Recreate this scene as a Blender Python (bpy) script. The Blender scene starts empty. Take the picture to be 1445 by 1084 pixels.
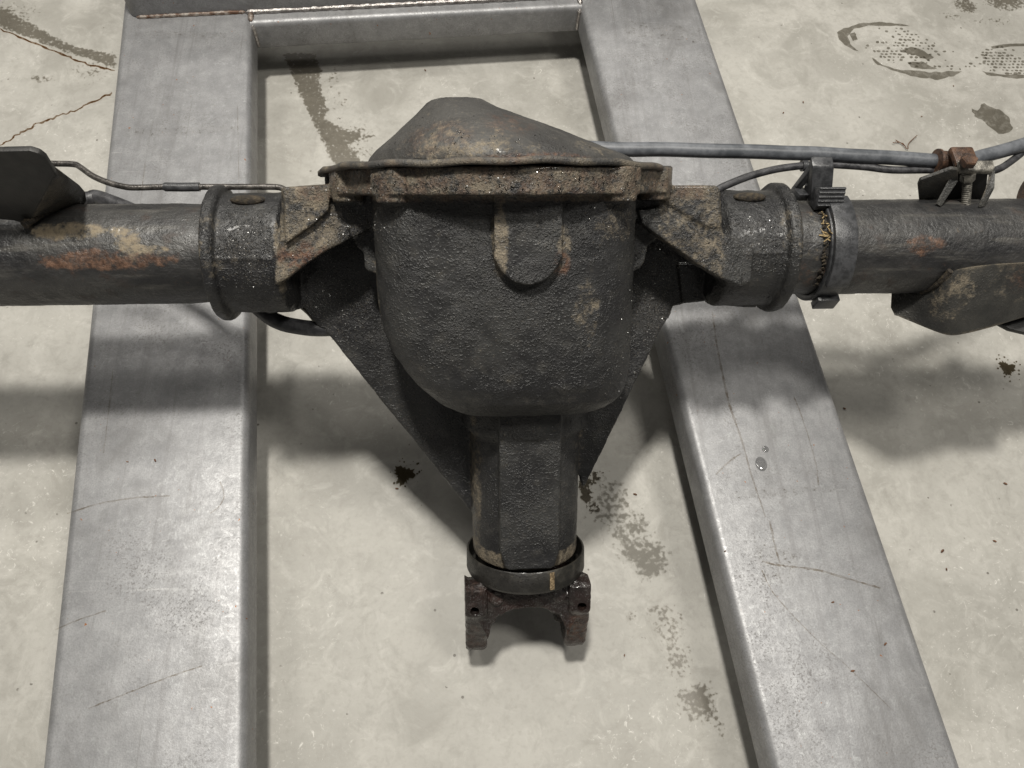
import bpy, bmesh, math, random
import numpy as np
from mathutils import Vector, Matrix, noise
from mathutils.bvhtree import BVHTree
R = math.radians
random.seed(7)
rng = np.random.default_rng(7)
scn = bpy.context.scene
col = scn.collection

# ------------------------------------------------------------------ camera
cam_d = bpy.data.cameras.new('camera')
cam_d.sensor_width = 36; cam_d.sensor_fit = 'HORIZONTAL'; cam_d.lens = 27.03
cam_d.clip_start = 0.02; cam_d.clip_end = 50
cam = bpy.data.objects.new('camera', cam_d); col.objects.link(cam)
CAM = Vector((-0.0579, -0.4759, 1.0265))
right = Vector((0.9975, -0.0486, 0.0517)); upv = Vector((0.0218, 0.9035, 0.4281)); fwd = Vector((0.0675, 0.4259, -0.9022))
cam.matrix_world = Matrix(((right.x, upv.x, -fwd.x, CAM.x), (right.y, upv.y, -fwd.y, CAM.y), (right.z, upv.z, -fwd.z, CAM.z), (0, 0, 0, 1)))
scn.camera = cam

# ------------------------------------------------------------------ world, ceiling lamps of the workshop and an added fill lamp
wd = bpy.data.worlds.new('World'); scn.world = wd; wd.use_nodes = True
wd.node_tree.nodes['Background'].inputs[0].default_value = (1.0, 0.97, 0.92, 1)
wd.node_tree.nodes['Background'].inputs[1].default_value = 0.12
def lamp(name, loc, target, sx, sy, watts, colr):
    l = bpy.data.lights.new(name, 'AREA'); l.shape = 'RECTANGLE'; l.size = sx; l.size_y = sy
    l.energy = watts; l.color = colr
    o = bpy.data.objects.new(name, l); col.objects.link(o); o.location = loc
    o.rotation_euler = (Vector(target) - Vector(loc)).to_track_quat('-Z', 'Y').to_euler()
    return o
WARM = (1.0, 0.96, 0.885)
lamp('overhead_lamp', (-0.25, 0.26, 3.0), (0, 0, 0), 0.25, 0.20, 90, WARM)
lamp('overhead_lamp', (-1.3, 0.9, 3.0), (0, 0, 0), 0.30, 0.50, 15, WARM)
lamp('overhead_lamp', (1.0, 2.7, 3.0), (0, 0, 0), 1.2, 0.30, 22, WARM)
lamp('overhead_lamp', (-1.0, 3.0, 3.0), (0, 0, 0), 1.2, 0.30, 11, WARM)
lamp('overhead_lamp', (1.0, -0.25, 3.0), (0, 0, 0), 0.35, 0.50, 27, WARM)  # added fill lamp, brightens the right web and the dark areas
vs = scn.view_settings
vs.view_transform = 'Standard'; vs.look = 'None'; vs.exposure = 0.0; vs.gamma = 1; vs.use_curve_mapping = False
scn.cycles.use_denoising = True
scn.cycles.max_bounces = 8

# ------------------------------------------------------------------ node helper
class NT:
    def __init__(s, name):
        s.m = bpy.data.materials.new(name); s.m.use_nodes = True
        s.t = s.m.node_tree; s.t.nodes.clear()
        s.out = s.t.nodes.new('ShaderNodeOutputMaterial')
        s.co = s.t.nodes.new('ShaderNodeTexCoord').outputs['Object']
    def n(s, typ, **kw):
        nd = s.t.nodes.new('ShaderNode' + typ)
        for k, v in kw.items(): setattr(nd, k, v)
        return nd
    def put(s, sock, v):
        if hasattr(v, 'links'): s.t.links.new(v, sock)
        elif isinstance(v, (tuple, list)) and len(v) == 3 and sock.type == 'RGBA': sock.default_value = (*v, 1)
        else: sock.default_value = v
    def noise(s, scale, detail=4, rough=0.55, dist=0.0, stretch=None, off=(0, 0, 0), rot=(0, 0, 0), out='Fac'):
        nd = s.n('TexNoise'); c = s.co
        if stretch or off != (0, 0, 0) or rot != (0, 0, 0):
            mp = s.n('Mapping'); s.put(mp.inputs[0], c)
            mp.inputs['Location'].default_value = off; mp.inputs['Rotation'].default_value = rot
            mp.inputs['Scale'].default_value = stretch or (1, 1, 1); c = mp.outputs[0]
        s.put(nd.inputs['Vector'], c)
        nd.inputs['Scale'].default_value = scale; nd.inputs['Detail'].default_value = detail
        nd.inputs['Roughness'].default_value = rough; nd.inputs['Distortion'].default_value = dist
        return nd.outputs[out]
    def voro(s, scale, feature='F1', rand=1.0, out='Distance'):
        nd = s.n('TexVoronoi', feature=feature); s.put(nd.inputs['Vector'], s.co)
        nd.inputs['Scale'].default_value = scale; nd.inputs['Randomness'].default_value = rand
        return nd.outputs[out]
    def ramp(s, v, lo, hi, a=0.0, b=1.0):
        nd = s.n('MapRange'); nd.clamp = True; nd.interpolation_type = 'SMOOTHSTEP'
        s.put(nd.inputs[0], v); s.put(nd.inputs[1], lo); s.put(nd.inputs[2], hi); s.put(nd.inputs[3], a); s.put(nd.inputs[4], b)
        return nd.outputs[0]
    def math(s, op, a, b=0.0, clamp=False):
        nd = s.n('Math', operation=op, use_clamp=clamp); s.put(nd.inputs[0], a); s.put(nd.inputs[1], b); return nd.outputs[0]
    def mix(s, f, a, b, blend='MIX'):
        nd = s.n('Mix', data_type='RGBA', blend_type=blend); s.put(nd.inputs[0], f); s.put(nd.inputs[6], a); s.put(nd.inputs[7], b); return nd.outputs[2]
    def attr(s, name):
        return s.n('Attribute', attribute_name=name).outputs['Fac']
    def bump(s, h, strength=0.3, dist=0.002, nrm=None):
        nd = s.n('Bump'); s.put(nd.inputs['Height'], h); nd.inputs['Strength'].default_value = strength; nd.inputs['Distance'].default_value = dist
        if nrm is not None: s.put(nd.inputs['Normal'], nrm)
        return nd.outputs[0]
    def principled(s, base, rough, metal=0.0, nrm=None, spec=0.5, coat=0.0, coat_rough=0.1, trans=0.0, ior=1.5):
        p = s.n('BsdfPrincipled')
        s.put(p.inputs['Base Color'], base); s.put(p.inputs['Roughness'], rough); s.put(p.inputs['Metallic'], metal)
        s.put(p.inputs['Specular IOR Level'], spec); s.put(p.inputs['Coat Weight'], coat); s.put(p.inputs['Coat Roughness'], coat_rough)
        s.put(p.inputs['Transmission Weight'], trans); p.inputs['IOR'].default_value = ior
        if nrm is not None: s.put(p.inputs['Normal'], nrm)
        s.t.links.new(p.outputs[0], s.out.inputs[0]); return p

def mat_cast(name, dark=(0.013, 0.013, 0.014), lite=(0.036, 0.036, 0.035), dustc=(0.185, 0.155, 0.112), bumpy=0.9, edge=0.75, rough=0.41):
    """dirty black cast iron; attributes dust / rust / wet are painted on the mesh"""
    s = NT(name)
    big = s.noise(14, 6, 0.6); mid = s.noise(60, 5, 0.6); fine = s.noise(330, 4, 0.6); grit = s.noise(900, 3, 0.6)
    base = s.mix(s.ramp(big, 0.35, 0.7), dark, lite)
    base = s.mix(s.ramp(mid, 0.5, 0.75, 0, 0.5), base, (0.062, 0.059, 0.053))
    point = s.n('NewGeometry').outputs['Pointiness']
    ed = s.math('MULTIPLY', s.ramp(point, 0.53, 0.60), s.ramp(mid, 0.38, 0.58, 0, edge))
    peb = s.math('MULTIPLY', s.ramp(fine, 0.56, 0.72), s.ramp(big, 0.42, 0.68, 0.0, 0.30))
    dust = s.ramp(s.math('ADD', s.math('ADD', s.math('MULTIPLY', mid, 0.9), s.math('MULTIPLY', s.noise(190, 6, 0.7), 1.0)), s.math('MULTIPLY', s.attr('dust'), 0.50)), 1.14, 1.52, 0, 1.0)
    dust = s.math('MULTIPLY', dust, s.ramp(s.math('ADD', s.math('MULTIPLY', s.noise(38, 6, 0.7, dist=0.8, off=(2, 2, 9)), 0.6), s.math('MULTIPLY', fine, 0.4)), 0.36, 0.56, 0.30, 1.0))
    dustf = s.math('ADD', s.math('MAXIMUM', dust, ed), peb, True)
    dcol = s.mix(s.ramp(grit, 0.35, 0.65), tuple(c * 0.65 for c in dustc), tuple(min(1, c * 1.3) for c in dustc))
    base = s.mix(dustf, base, dcol)
    rustm = s.math('MULTIPLY', s.attr('rust'), s.ramp(s.noise(95, 6, 0.65), 0.40, 0.60))
    base = s.mix(rustm, base, s.mix(s.ramp(fine, 0.35, 0.65), (0.045, 0.022, 0.015), (0.13, 0.068, 0.042)))
    wet = s.attr('wet')
    base = s.mix(s.math('MULTIPLY', wet, 0.45), base, (0.012, 0.011, 0.011))
    r = s.math('ADD', s.math('ADD', rough - 0.12, s.math('MULTIPLY', fine, 0.26)), s.math('MULTIPLY', dustf, 0.28), True)
    speck = s.math('MULTIPLY', s.ramp(s.noise(520, 3, 0.6, off=(3, 1, 7)), 0.54, 0.66), wet)
    r = s.math('SUBTRACT', r, s.math('MULTIPLY', speck, 0.42), True)
    h = s.math('ADD', s.math('ADD', s.math('MULTIPLY', s.ramp(s.noise(420, 2, 0.5, off=(1, 2, 3)), 0.50, 0.72), 0.8), s.math('MULTIPLY', s.noise(750, 3, 0.6), 0.8)), s.math('MULTIPLY', grit, 0.35))
    h = s.math('MULTIPLY', h, s.ramp(s.noise(22, 5, 0.65, off=(6, 3, 1)), 0.36, 0.62, 0.35, 1.25))
    r = s.math('ADD', r, s.ramp(s.noise(30, 6, 0.7, dist=0.6, off=(9, 9, 2)), 0.38, 0.62, -0.10, 0.12), True)
    nb = s.bump(h, 0.75 * bumpy, 0.0017)
    s.principled(base, r, 0.0, nb, 0.5, s.math('MULTIPLY', wet, 0.5), 0.12)
    return s.m

def mat_tube(name):
    """worn black paint on an axle tube, rubbed, rusty and dusty in places"""
    s = NT(name)
    big = s.noise(16, 6, 0.6, stretch=(0.6, 1.3, 1.3)); mid = s.noise(55, 6, 0.62); fine = s.noise(260, 5, 0.6); str_ = s.noise(60, 5, 0.6, stretch=(0.25, 2, 2))
    base = s.mix(s.ramp(big, 0.35, 0.65), (0.016, 0.016, 0.017), (0.050, 0.049, 0.047))
    base = s.mix(s.ramp(str_, 0.52, 0.72, 0, 0.55), base, (0.10, 0.095, 0.085))
    base = s.mix(s.math('MULTIPLY', s.ramp(mid, 0.52, 0.66), s.ramp(big, 0.4, 0.6, 0, 0.6)), base, (0.035, 0.020, 0.014))
    dust = s.ramp(s.math('ADD', s.math('ADD', s.math('MULTIPLY', mid, 1.0), s.math('MULTIPLY', s.noise(210, 6, 0.7), 1.0)), s.math('MULTIPLY', s.attr('dust'), 0.48)), 1.24, 1.62, 0, 0.8)
    base = s.mix(dust, base, (0.24, 0.195, 0.13))
    rustm = s.ramp(s.math('ADD', s.math('MULTIPLY', s.noise(75, 8, 0.75), 1.7), s.math('MULTIPLY', s.attr('rust'), 0.6)), 1.18, 1.55, 0, 0.95)
    base = s.mix(rustm, base, s.mix(s.ramp(fine, 0.35, 0.65), (0.055, 0.030, 0.020), (0.150, 0.086, 0.056)))
    r = s.math('ADD', s.ramp(mid, 0.3, 0.7, 0.30, 0.55), s.math('MULTIPLY', dust, 0.25), True)
    speck = s.math('MULTIPLY', s.ramp(fine, 0.56, 0.70), s.ramp(big, 0.42, 0.6))
    r = s.math('SUBTRACT', r, s.math('MULTIPLY', speck, 0.22), True)
    h = s.math('ADD', s.math('MULTIPLY', mid, 1.0), s.math('MULTIPLY', fine, 0.45))
    s.principled(base, r, 0.0, s.bump(h, 0.85, 0.0026), 0.5, s.math('MULTIPLY', speck, 0.6), 0.1)
    return s.m

def mat_steel(name):
    """bare brushed grey structural steel with handling marks"""
    s = NT(name)
    big = s.noise(5, 5, 0.6); mid = s.noise(34, 8, 0.72); fine = s.noise(160, 5, 0.6); grain = s.noise(500, 3, 0.6)
    lines = s.noise(90, 4, 0.6, stretch=(1.0, 0.03, 1.0), rot=(0, 0, R(-5.1)))
    swirl = s.noise(95, 6, 0.72, dist=1.6)
    base = s.mix(s.ramp(mid, 0.28, 0.72), (0.215, 0.216, 0.222), (0.315, 0.316, 0.322))
    base = s.mix(s.ramp(swirl, 0.52, 0.72, 0, 0.38), base, (0.45, 0.468, 0.465))
    base = s.mix(s.ramp(lines, 0.52, 0.72, 0, 0.5), base, (0.19, 0.187, 0.19))
    lines2 = s.noise(260, 3, 0.6, stretch=(1.0, 0.015, 1.0), rot=(0, 0, R(-5.1)))
    base = s.mix(s.math('MULTIPLY', s.ramp(lines2, 0.60, 0.74), s.ramp(s.noise(11, 4, 0.6, off=(7, 7, 7)), 0.44, 0.6, 0, 0.5)), base, (0.15, 0.145, 0.14))
    cross = s.noise(210, 3, 0.6, stretch=(0.03, 1.0, 1.0), rot=(0, 0, R(12)))
    base = s.mix(s.math('MULTIPLY', s.ramp(cross, 0.62, 0.76), s.ramp(s.noise(8, 4, 0.6, off=(3, 1, 7)), 0.5, 0.64, 0, 0.5)), base, (0.52, 0.52, 0.515))
    pit = s.math('MULTIPLY', s.ramp(s.noise(420, 4, 0.6, off=(4, 4, 1)), 0.50, 0.66), s.ramp(s.noise(9, 6, 0.7, off=(4, 2, 1)), 0.42, 0.66))
    base = s.mix(s.math('MULTIPLY', pit, 0.6), base, (0.13, 0.12, 0.115))
    grimy = s.noise(7, 6, 0.7, dist=0.7, stretch=(1.6, 0.7, 1), off=(8, 1, 3))
    base = s.mix(s.ramp(grimy, 0.50, 0.68, 0, 0.5), base, (0.15, 0.147, 0.145))
    base = s.mix(s.ramp(grain, 0.4, 0.7, 0, 0.35), base, (0.16, 0.16, 0.16))
    point = s.n('NewGeometry').outputs['Pointiness']
    sp = s.ramp(s.noise(150, 2, 0.5, off=(9, 5, 2)), 0.745, 0.765)
    base = s.mix(sp, base, (0.25, 0.10, 0.035))
    r = s.math('ADD', s.ramp(swirl, 0.3, 0.7, 0.54, 0.42), s.math('MULTIPLY', pit, 0.2))
    h = s.math('ADD', s.math('MULTIPLY', fine, 0.6), s.math('MULTIPLY', grain, 0.5))
    s.principled(base, r, 0.38, s.bump(h, 0.25, 0.001), 0.5)
    return s.m

def mat_concrete(name):
    s = NT(name)
    big = s.noise(1.6, 5, 0.6); mid = s.noise(7, 7, 0.65, dist=0.4); swirl = s.noise(22, 6, 0.7, dist=1.4); fine = s.noise(140, 5, 0.65); grit = s.noise(700, 3, 0.6)
    base = s.mix(s.ramp(mid, 0.37, 0.63), (0.300, 0.290, 0.262), (0.425, 0.413, 0.380))
    base = s.mix(s.ramp(big, 0.40, 0.60, 0, 0.55), base, (0.390, 0.380, 0.350))
    base = s.mix(s.ramp(swirl, 0.50, 0.68, 0, 0.5), base, (0.485, 0.473, 0.438))
    base = s.mix(s.ramp(s.noise(12, 7, 0.7, dist=0.8, off=(5, 5, 5)), 0.50, 0.70, 0, 0.6), base, (0.270, 0.260, 0.234))
    base = s.mix(s.ramp(s.noise(48, 6, 0.7, dist=0.5, off=(1, 5, 2)), 0.48, 0.70, 0, 0.42), base, (0.265, 0.255, 0.23))
    base = s.mix(s.ramp(fine, 0.48, 0.72, 0, 0.32), base, (0.28, 0.267, 0.236))
    scuff = s.ramp(s.noise(75, 6, 0.75, dist=2.2), 0.58, 0.68)
    scuff = s.math('MULTIPLY', scuff, s.ramp(s.noise(3.5, 3, 0.5, off=(2, 7, 1)), 0.44, 0.60))
    base = s.mix(s.math('MULTIPLY', scuff, 0.7), base, (0.70, 0.685, 0.645))
    dots = s.math('MULTIPLY', s.ramp(s.voro(70), 0.16, 0.10), s.ramp(s.noise(40, 2), 0.60, 0.66))
    base = s.mix(s.math('MULTIPLY', dots, 0.8), base, (0.10, 0.09, 0.075))
    r = s.ramp(mid, 0.3, 0.7, 0.50, 0.68)
    h = s.math('ADD', s.math('MULTIPLY', fine, 0.7), s.math('MULTIPLY', grit, 0.35))
    s.principled(base, r, 0.0, s.bump(h, 0.22, 0.0015), 0.4)
    return s.m

def mat_film(name, tint, gloss=0.05, patch=0.0, rough=0.35, scale=60):
    """a thin wet or oily film: tints what lies under it"""
    s = NT(name)
    tr = s.n('BsdfTransparent'); gl = s.n('BsdfGlossy'); mx = s.n('MixShader')
    c = tint
    n_ = s.noise(scale, 5, 0.65, dist=0.6)
    c = s.mix(s.ramp(n_, 0.36 + 0.2 * patch, 0.40 + 0.26 * patch + 0.06), tuple(1 - (1 - v) * (1 - patch) for v in tint), tint)
    s.put(tr.inputs[0], c); gl.inputs['Roughness'].default_value = rough
    mx.inputs[0].default_value = gloss
    s.t.links.new(tr.outputs[0], mx.inputs[1]); s.t.links.new(gl.outputs[0], mx.inputs[2]); s.t.links.new(mx.outputs[0], s.out.inputs[0])
    return s.m

def mat_splash(name, tint, scale=190, gloss=0.03, soft=0.15, rough=0.35):
    s = NT(name)
    tr = s.n('BsdfTransparent'); gl = s.n('BsdfGlossy'); mx = s.n('MixShader')
    n_ = s.math('ADD', s.math('MULTIPLY', s.noise(scale, 3, 0.5), 0.65), s.math('MULTIPLY', s.noise(scale * 0.3, 4, 0.6), 0.35))
    thr = s.math('SUBTRACT', 0.75, s.math('MULTIPLY', s.attr('den'), 0.44))
    m = s.ramp(n_, thr, s.math('ADD', thr, soft))
    s.put(tr.inputs[0], s.mix(m, (1, 1, 1), tint)); gl.inputs['Roughness'].default_value = rough
    s.put(mx.inputs[0], s.math('MULTIPLY', m, gloss))
    s.t.links.new(tr.outputs[0], mx.inputs[1]); s.t.links.new(gl.outputs[0], mx.inputs[2]); s.t.links.new(mx.outputs[0], s.out.inputs[0])
    return s.m

def mat_plain(name, a, b, rough=0.4, scale=80, bump=0.15, metal=0.0, coat=0.0, spec=0.5):
    s = NT(name)
    n1 = s.noise(scale, 6, 0.65); n2 = s.noise(scale * 4, 4, 0.6)
    base = s.mix(s.ramp(n1, 0.36, 0.66), a, b)
    s.principled(base, s.math('ADD', rough - 0.08, s.math('MULTIPLY', n2, 0.16)), metal, s.bump(s.math('ADD', n1, n2), bump, 0.0015), spec, coat, 0.15)
    return s.m

M = {}
M['cast'] = mat_cast('cast_iron')
M['cover'] = mat_cast('cover_steel', dark=(0.030, 0.029, 0.028), lite=(0.062, 0.060, 0.056), bumpy=0.6, rough=0.58)
M['yoke'] = mat_cast('oily_yoke', dark=(0.011, 0.007, 0.006), lite=(0.036, 0.020, 0.017), dustc=(0.08, 0.05, 0.04), bumpy=1.0, edge=0.3, rough=0.27)
M['slinger'] = mat_cast('oily_black_ring', dark=(0.010, 0.010, 0.009), lite=(0.028, 0.026, 0.022), dustc=(0.08, 0.07, 0.05), bumpy=0.35, edge=0.25, rough=0.42)
M['tube'] = mat_tube('axle_tube_paint')
M['steel'] = mat_steel('frame_steel')
M['weld'] = mat_plain('weld_metal', (0.22, 0.20, 0.19), (0.52, 0.50, 0.48), 0.34, 120, 0.5, 0.8)
M['weldrust'] = mat_plain('rusty_weld', (0.09, 0.045, 0.025), (0.30, 0.27, 0.24), 0.5, 90, 0.5, 0.4)
M['concrete'] = mat_concrete('concrete')
M['black'] = mat_plain('black_paint', (0.014, 0.014, 0.014), (0.030, 0.029, 0.027), 0.5, 60, 0.2)
M['bracket'] = mat_cast('bracket_steel', dark=(0.022, 0.022, 0.021), lite=(0.060, 0.058, 0.052), bumpy=0.6, rough=0.45)
M['plastic'] = mat_plain('black_plastic', (0.026, 0.027, 0.029), (0.060, 0.061, 0.065), 0.33, 140, 0.2)
M['rubber'] = mat_plain('grey_hose', (0.055, 0.060, 0.068), (0.125, 0.132, 0.145), 0.42, 45, 0.12)
M['line'] = mat_plain('brake_line_steel', (0.030, 0.028, 0.026), (0.13, 0.12, 0.11), 0.34, 130, 0.3, 0.5)
M['cable'] = mat_plain('black_cable', (0.020, 0.020, 0.022), (0.060, 0.060, 0.064), 0.40, 90, 0.2)
M['rustclamp'] = mat_plain('rusty_clamp', (0.030, 0.018, 0.013), (0.105, 0.058, 0.036), 0.42, 110, 0.4)
M['zinc'] = mat_plain('dull_zinc', (0.10, 0.095, 0.085), (0.30, 0.285, 0.25), 0.42, 120, 0.3, 0.55)
M['straw'] = mat_plain('dry_straw', (0.28, 0.20, 0.09), (0.50, 0.38, 0.20), 0.7, 200, 0.2)
M['bark'] = mat_plain('bark', (0.07, 0.03, 0.015), (0.20, 0.10, 0.05), 0.7, 300, 0.4)
M['grime'] = mat_plain('packed_grime', (0.014, 0.011, 0.009), (0.065, 0.05, 0.03), 0.75, 220, 0.8)
M['mark'] = mat_plain('tan_paint_mark', (0.06, 0.04, 0.02), (0.36, 0.27, 0.16), 0.55, 420, 0.3)
M['wetfilm'] = mat_film('damp_concrete', (0.57, 0.555, 0.525), 0.03, 0.25)
M['dampsoft'] = mat_film('faint_damp', (0.66, 0.65, 0.62), 0.02, 0.65, scale=45)
M['splash'] = mat_splash('splashed_damp', (0.60, 0.582, 0.55))
M['splashsoft'] = mat_splash('faint_splash', (0.62, 0.61, 0.585), 150, 0.02, 0.16)
M['splashdark'] = mat_splash('oily_splash', (0.38, 0.355, 0.31), 220, 0.05, 0.04, 0.2)
M['oilfilm'] = mat_film('oil_spot', (0.34, 0.305, 0.235), 0.06, 0.1, 0.12)
M['dropfilm'] = mat_film('clear_drop', (0.92, 0.92, 0.92), 0.12, 0.0, 0.08)
M['crackfilm'] = mat_film('crack_dirt', (0.42, 0.30, 0.20), 0.0, 0.35, scale=120)
M['scratch'] = mat_film('scratch', (0.72, 0.68, 0.63), 0.0, 0.6, scale=130)
M['smudge'] = mat_film('dark_smudge', (0.62, 0.60, 0.57), 0.0, 0.95, scale=190)
M['glintgrit'] = mat_plain('glint_grit', (0.02, 0.019, 0.018), (0.09, 0.08, 0.065), 0.36, 500, 0.0, 0.0, 0.5, 0.6)
s_ = NT('clear_water'); s_.principled((1, 1, 1), 0.02, 0, None, 0.5, 0, 0.1, 1.0, 1.33); M['water'] = s_.m

# ------------------------------------------------------------------ mesh helpers
def mesh_obj(name, v, f, mat, parent=None, smooth=True, angle=None):
    me = bpy.data.meshes.new(name); me.from_pydata([tuple(p) for p in v], [], f)
    me.update()
    return link(name, me, mat, parent, smooth, angle)
def link(name, me, mat, parent=None, smooth=True, angle=None):
    o = bpy.data.objects.new(name, me); col.objects.link(o)
    if mat is not None: me.materials.clear(); me.materials.append(mat)
    if smooth:
        me.polygons.foreach_set('use_smooth', [True] * len(me.polygons))
        if angle: me.set_sharp_from_angle(angle=R(angle))
    if parent: o.parent = parent
    return o
def empty(name, label, cat, loc=(0, 0, 0), group=None):
    o = bpy.data.objects.new(name, None); col.objects.link(o); o.location = loc; o.empty_display_size = 0.05
    tag(o, label, cat, group); return o
def tag(o, label=None, cat=None, group=None, kind=None):
    if label: o['label'] = label
    if cat: o['category'] = cat
    if group: o['group'] = group
    if kind: o['kind'] = kind
    return o

class MB:
    """collects closed shapes as vertices and faces"""
    def __init__(s): s.v = []; s.f = []
    def add(s, v, f):
        k = len(s.v); s.v += [tuple(p) for p in v]; s.f += [tuple(i + k for i in q) for q in f]; return s
    def loft(s, rings, cap=True):
        n = len(rings[0]); v = [p for r in rings for p in r]; f = []
        for i in range(len(rings) - 1):
            for j in range(n):
                j2 = (j + 1) % n
                f.append((i * n + j, i * n + j2, (i + 1) * n + j2, (i + 1) * n + j))
        if cap:
            f.append(tuple(range(n))[::-1]); f.append(tuple(range((len(rings) - 1) * n, len(rings) * n)))
        return s.add(v, f)
    def prism(s, poly, lo, hi, to=lambda x, y, z: (x, y, z)):
        return s.loft([[to(x, y, lo) for x, y in poly], [to(x, y, hi) for x, y in poly]])
    def box(s, x0, x1, y0, y1, z0, z1, to=lambda x, y, z: (x, y, z)):
        return s.prism([(x0, y0), (x1, y0), (x1, y1), (x0, y1)], z0, z1, to)
    def tube(s, path, rad, seg=14, cap=True):
        path = [Vector(p) for p in path]; rings = []; n = len(path)
        ref = Vector((0, 0, 1))
        t0 = (path[1] - path[0]).normalized()
        if abs(t0.dot(ref)) > 0.9: ref = Vector((0, 1, 0))
        u = t0.cross(ref).normalized()
        for i, p in enumerate(path):
            t = (path[min(i + 1, n - 1)] - path[max(i - 1, 0)]).normalized()
            u = (u - t * u.dot(t)).normalized(); w = t.cross(u)
            r = rad[i] if isinstance(rad, (list, tuple)) else rad
            rings.append([p + (u * math.cos(a) + w * math.sin(a)) * r for a in (2 * math.pi * k / seg for k in range(seg))])
        return s.loft(rings, cap)
    def fix(s):
        bm = bmesh.new(); me = bpy.data.meshes.new('tmp'); me.from_pydata(s.v, [], s.f); bm.from_mesh(me)
        bmesh.ops.recalc_face_normals(bm, faces=bm.faces); bm.to_mesh(me); bm.free(); return me
    def build(s, name, mat, parent=None, smooth=True, angle=40, bevel=0.0, seg=2):
        me = s.fix()
        if bevel:
            bm = bmesh.new(); bm.from_mesh(me)
            es = [e for e in bm.edges if len(e.link_faces) == 2 and e.calc_face_angle(0) > R(28)]
            bmesh.ops.bevel(bm, geom=es, offset=bevel, segments=seg, profile=0.5, affect='EDGES', clamp_overlap=True)
            bm.to_mesh(me); bm.free()
        me.name = name
        return link(name, me, mat, parent, smooth, angle)

def smooth_path(pts, n=8):
    pts = [Vector(p) for p in pts]; P = [pts[0] * 2 - pts[1]] + pts + [pts[-1] * 2 - pts[-2]]; out = []
    for i in range(1, len(P) - 2):
        a, b, c, d = P[i - 1:i + 3]
        for k in range(n):
            t = k / n
            out.append(0.5 * ((2 * b) + (c - a) * t + (2 * a - 5 * b + 4 * c - d) * t * t + (3 * b - a - 3 * c + d) * t ** 3))
    out.append(pts[-1]); return out

def cast_mesh(mb, voxel, smooth_it=4, rough=0.0, size=0.008, cut=None, rough2=0.0):
    """one continuous casting: union by voxel remesh, fillets by smoothing, rough skin by displacement"""
    me = mb.fix(); o = bpy.data.objects.new('tmp', me); col.objects.link(o)
    rm = o.modifiers.new('r', 'REMESH'); rm.mode = 'VOXEL'; rm.voxel_size = voxel; rm.use_smooth_shade = True
    sm = o.modifiers.new('s', 'SMOOTH'); sm.factor = 0.5; sm.iterations = smooth_it
    tmp = [o]
    if cut is not None:
        co = bpy.data.objects.new('tmpc', cut.fix()); col.objects.link(co); tmp.append(co)
        bo = o.modifiers.new('b', 'BOOLEAN'); bo.operation = 'DIFFERENCE'; bo.object = co; bo.solver = 'EXACT'
    dg = bpy.context.evaluated_depsgraph_get(); dg.update()
    res = bpy.data.meshes.new_from_object(o.evaluated_get(dg))
    for t in tmp: bpy.data.objects.remove(t)
    if rough or rough2:
        n = len(res.vertices); co = np.empty(n * 3, np.float32); no = np.empty(n * 3, np.float32)
        res.vertices.foreach_get('co', co); res.vertices.foreach_get('normal', no)
        co = co.reshape(-1, 3); no = no.reshape(-1, 3); d = np.empty(n, np.float32)
        k1, k2 = 1 / size, 1 / (size * 5)
        for i, p in enumerate(co.tolist()):
            d[i] = rough * noise.noise((p[0] * k1, p[1] * k1, p[2] * k1)) + rough2 * noise.noise((p[0] * k2, p[1] * k2, p[2] * k2))
        co += no * d[:, None]; res.vertices.foreach_set('co', co.ravel())
    res.update(); return res

def coords(me):
    c = np.empty(len(me.vertices) * 3, np.float32); me.vertices.foreach_get('co', c); return c.reshape(-1, 3).astype(float)
def paint(me, **attrs):
    for k, val in attrs.items():
        a = me.attributes.new(k, 'FLOAT', 'POINT'); a.data.foreach_set('value', np.clip(val, 0, 1).astype(np.float32))
def sst(x, a, b):
    t = np.clip((x - a) / (b - a), 0, 1); return t * t * (3 - 2 * t)
def blob(P, c, r):
    d = np.linalg.norm((P - np.array(c)) / np.array(r), axis=1); return 1 - sst(d, 0.5, 1.0)

# ------------------------------------------------------------------ floor
fl = mesh_obj('floor', [(-6, -6, 0), (6, -6, 0), (6, 6, 0), (-6, 6, 0)], [(0, 1, 2, 3)], M['concrete'], None, False)
tag(fl, kind='structure')

# ------------------------------------------------------------------ steel frame on the floor (beams along v, cross tube along u)
cs, sn = math.cos(R(5.1)), math.sin(R(5.1))
def FR(u, v, z): return (u * cs - v * sn, u * sn + v * cs, z)
frame = empty('steel_frame', 'grey welded steel tube frame with two long flat beams on the concrete floor', 'frame', FR(-0.05, 0, 0))
frame_off = Vector(FR(-0.05, 0, 0))
def rrect(x0, x1, z0, z1, r, n=5):
    out = []
    for cx, cz, a0 in ((x1 - r, z1 - r, 0), (x0 + r, z1 - r, 90), (x0 + r, z0 + r, 180), (x1 - r, z0 + r, 270)):
        for k in range(n + 1):
            a = R(a0 + 90 * k / n); out.append((cx + r * math.cos(a), cz + r * math.sin(a)))
    return out
def fput(mb, name, mat, **kw):
    o = mb.build(name, mat, frame, **kw); o.location = -frame_off; return o
def beam(u0, u1, v0, v1):
    n = 60
    rings = [[FR(u, v0 + (v1 - v0) * i / n, z) for u, z in rrect(u0, u1, 0.064, 0.12, 0.011)] for i in range(n + 1)]
    return MB().loft(rings)
fput(beam(-0.537, -0.331, -0.95, 1.2), 'beam', M['steel'], angle=60)
fput(beam(0.2225, 0.430, -0.95, 1.2), 'beam', M['steel'], angle=60)
ct = MB().loft([[FR(-0.333 + 0.558 * i / 20, v, z) for v, z in rrect(0.650, 0.752, 0.0645, 0.1185, 0.009)] for i in range(21)])
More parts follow.
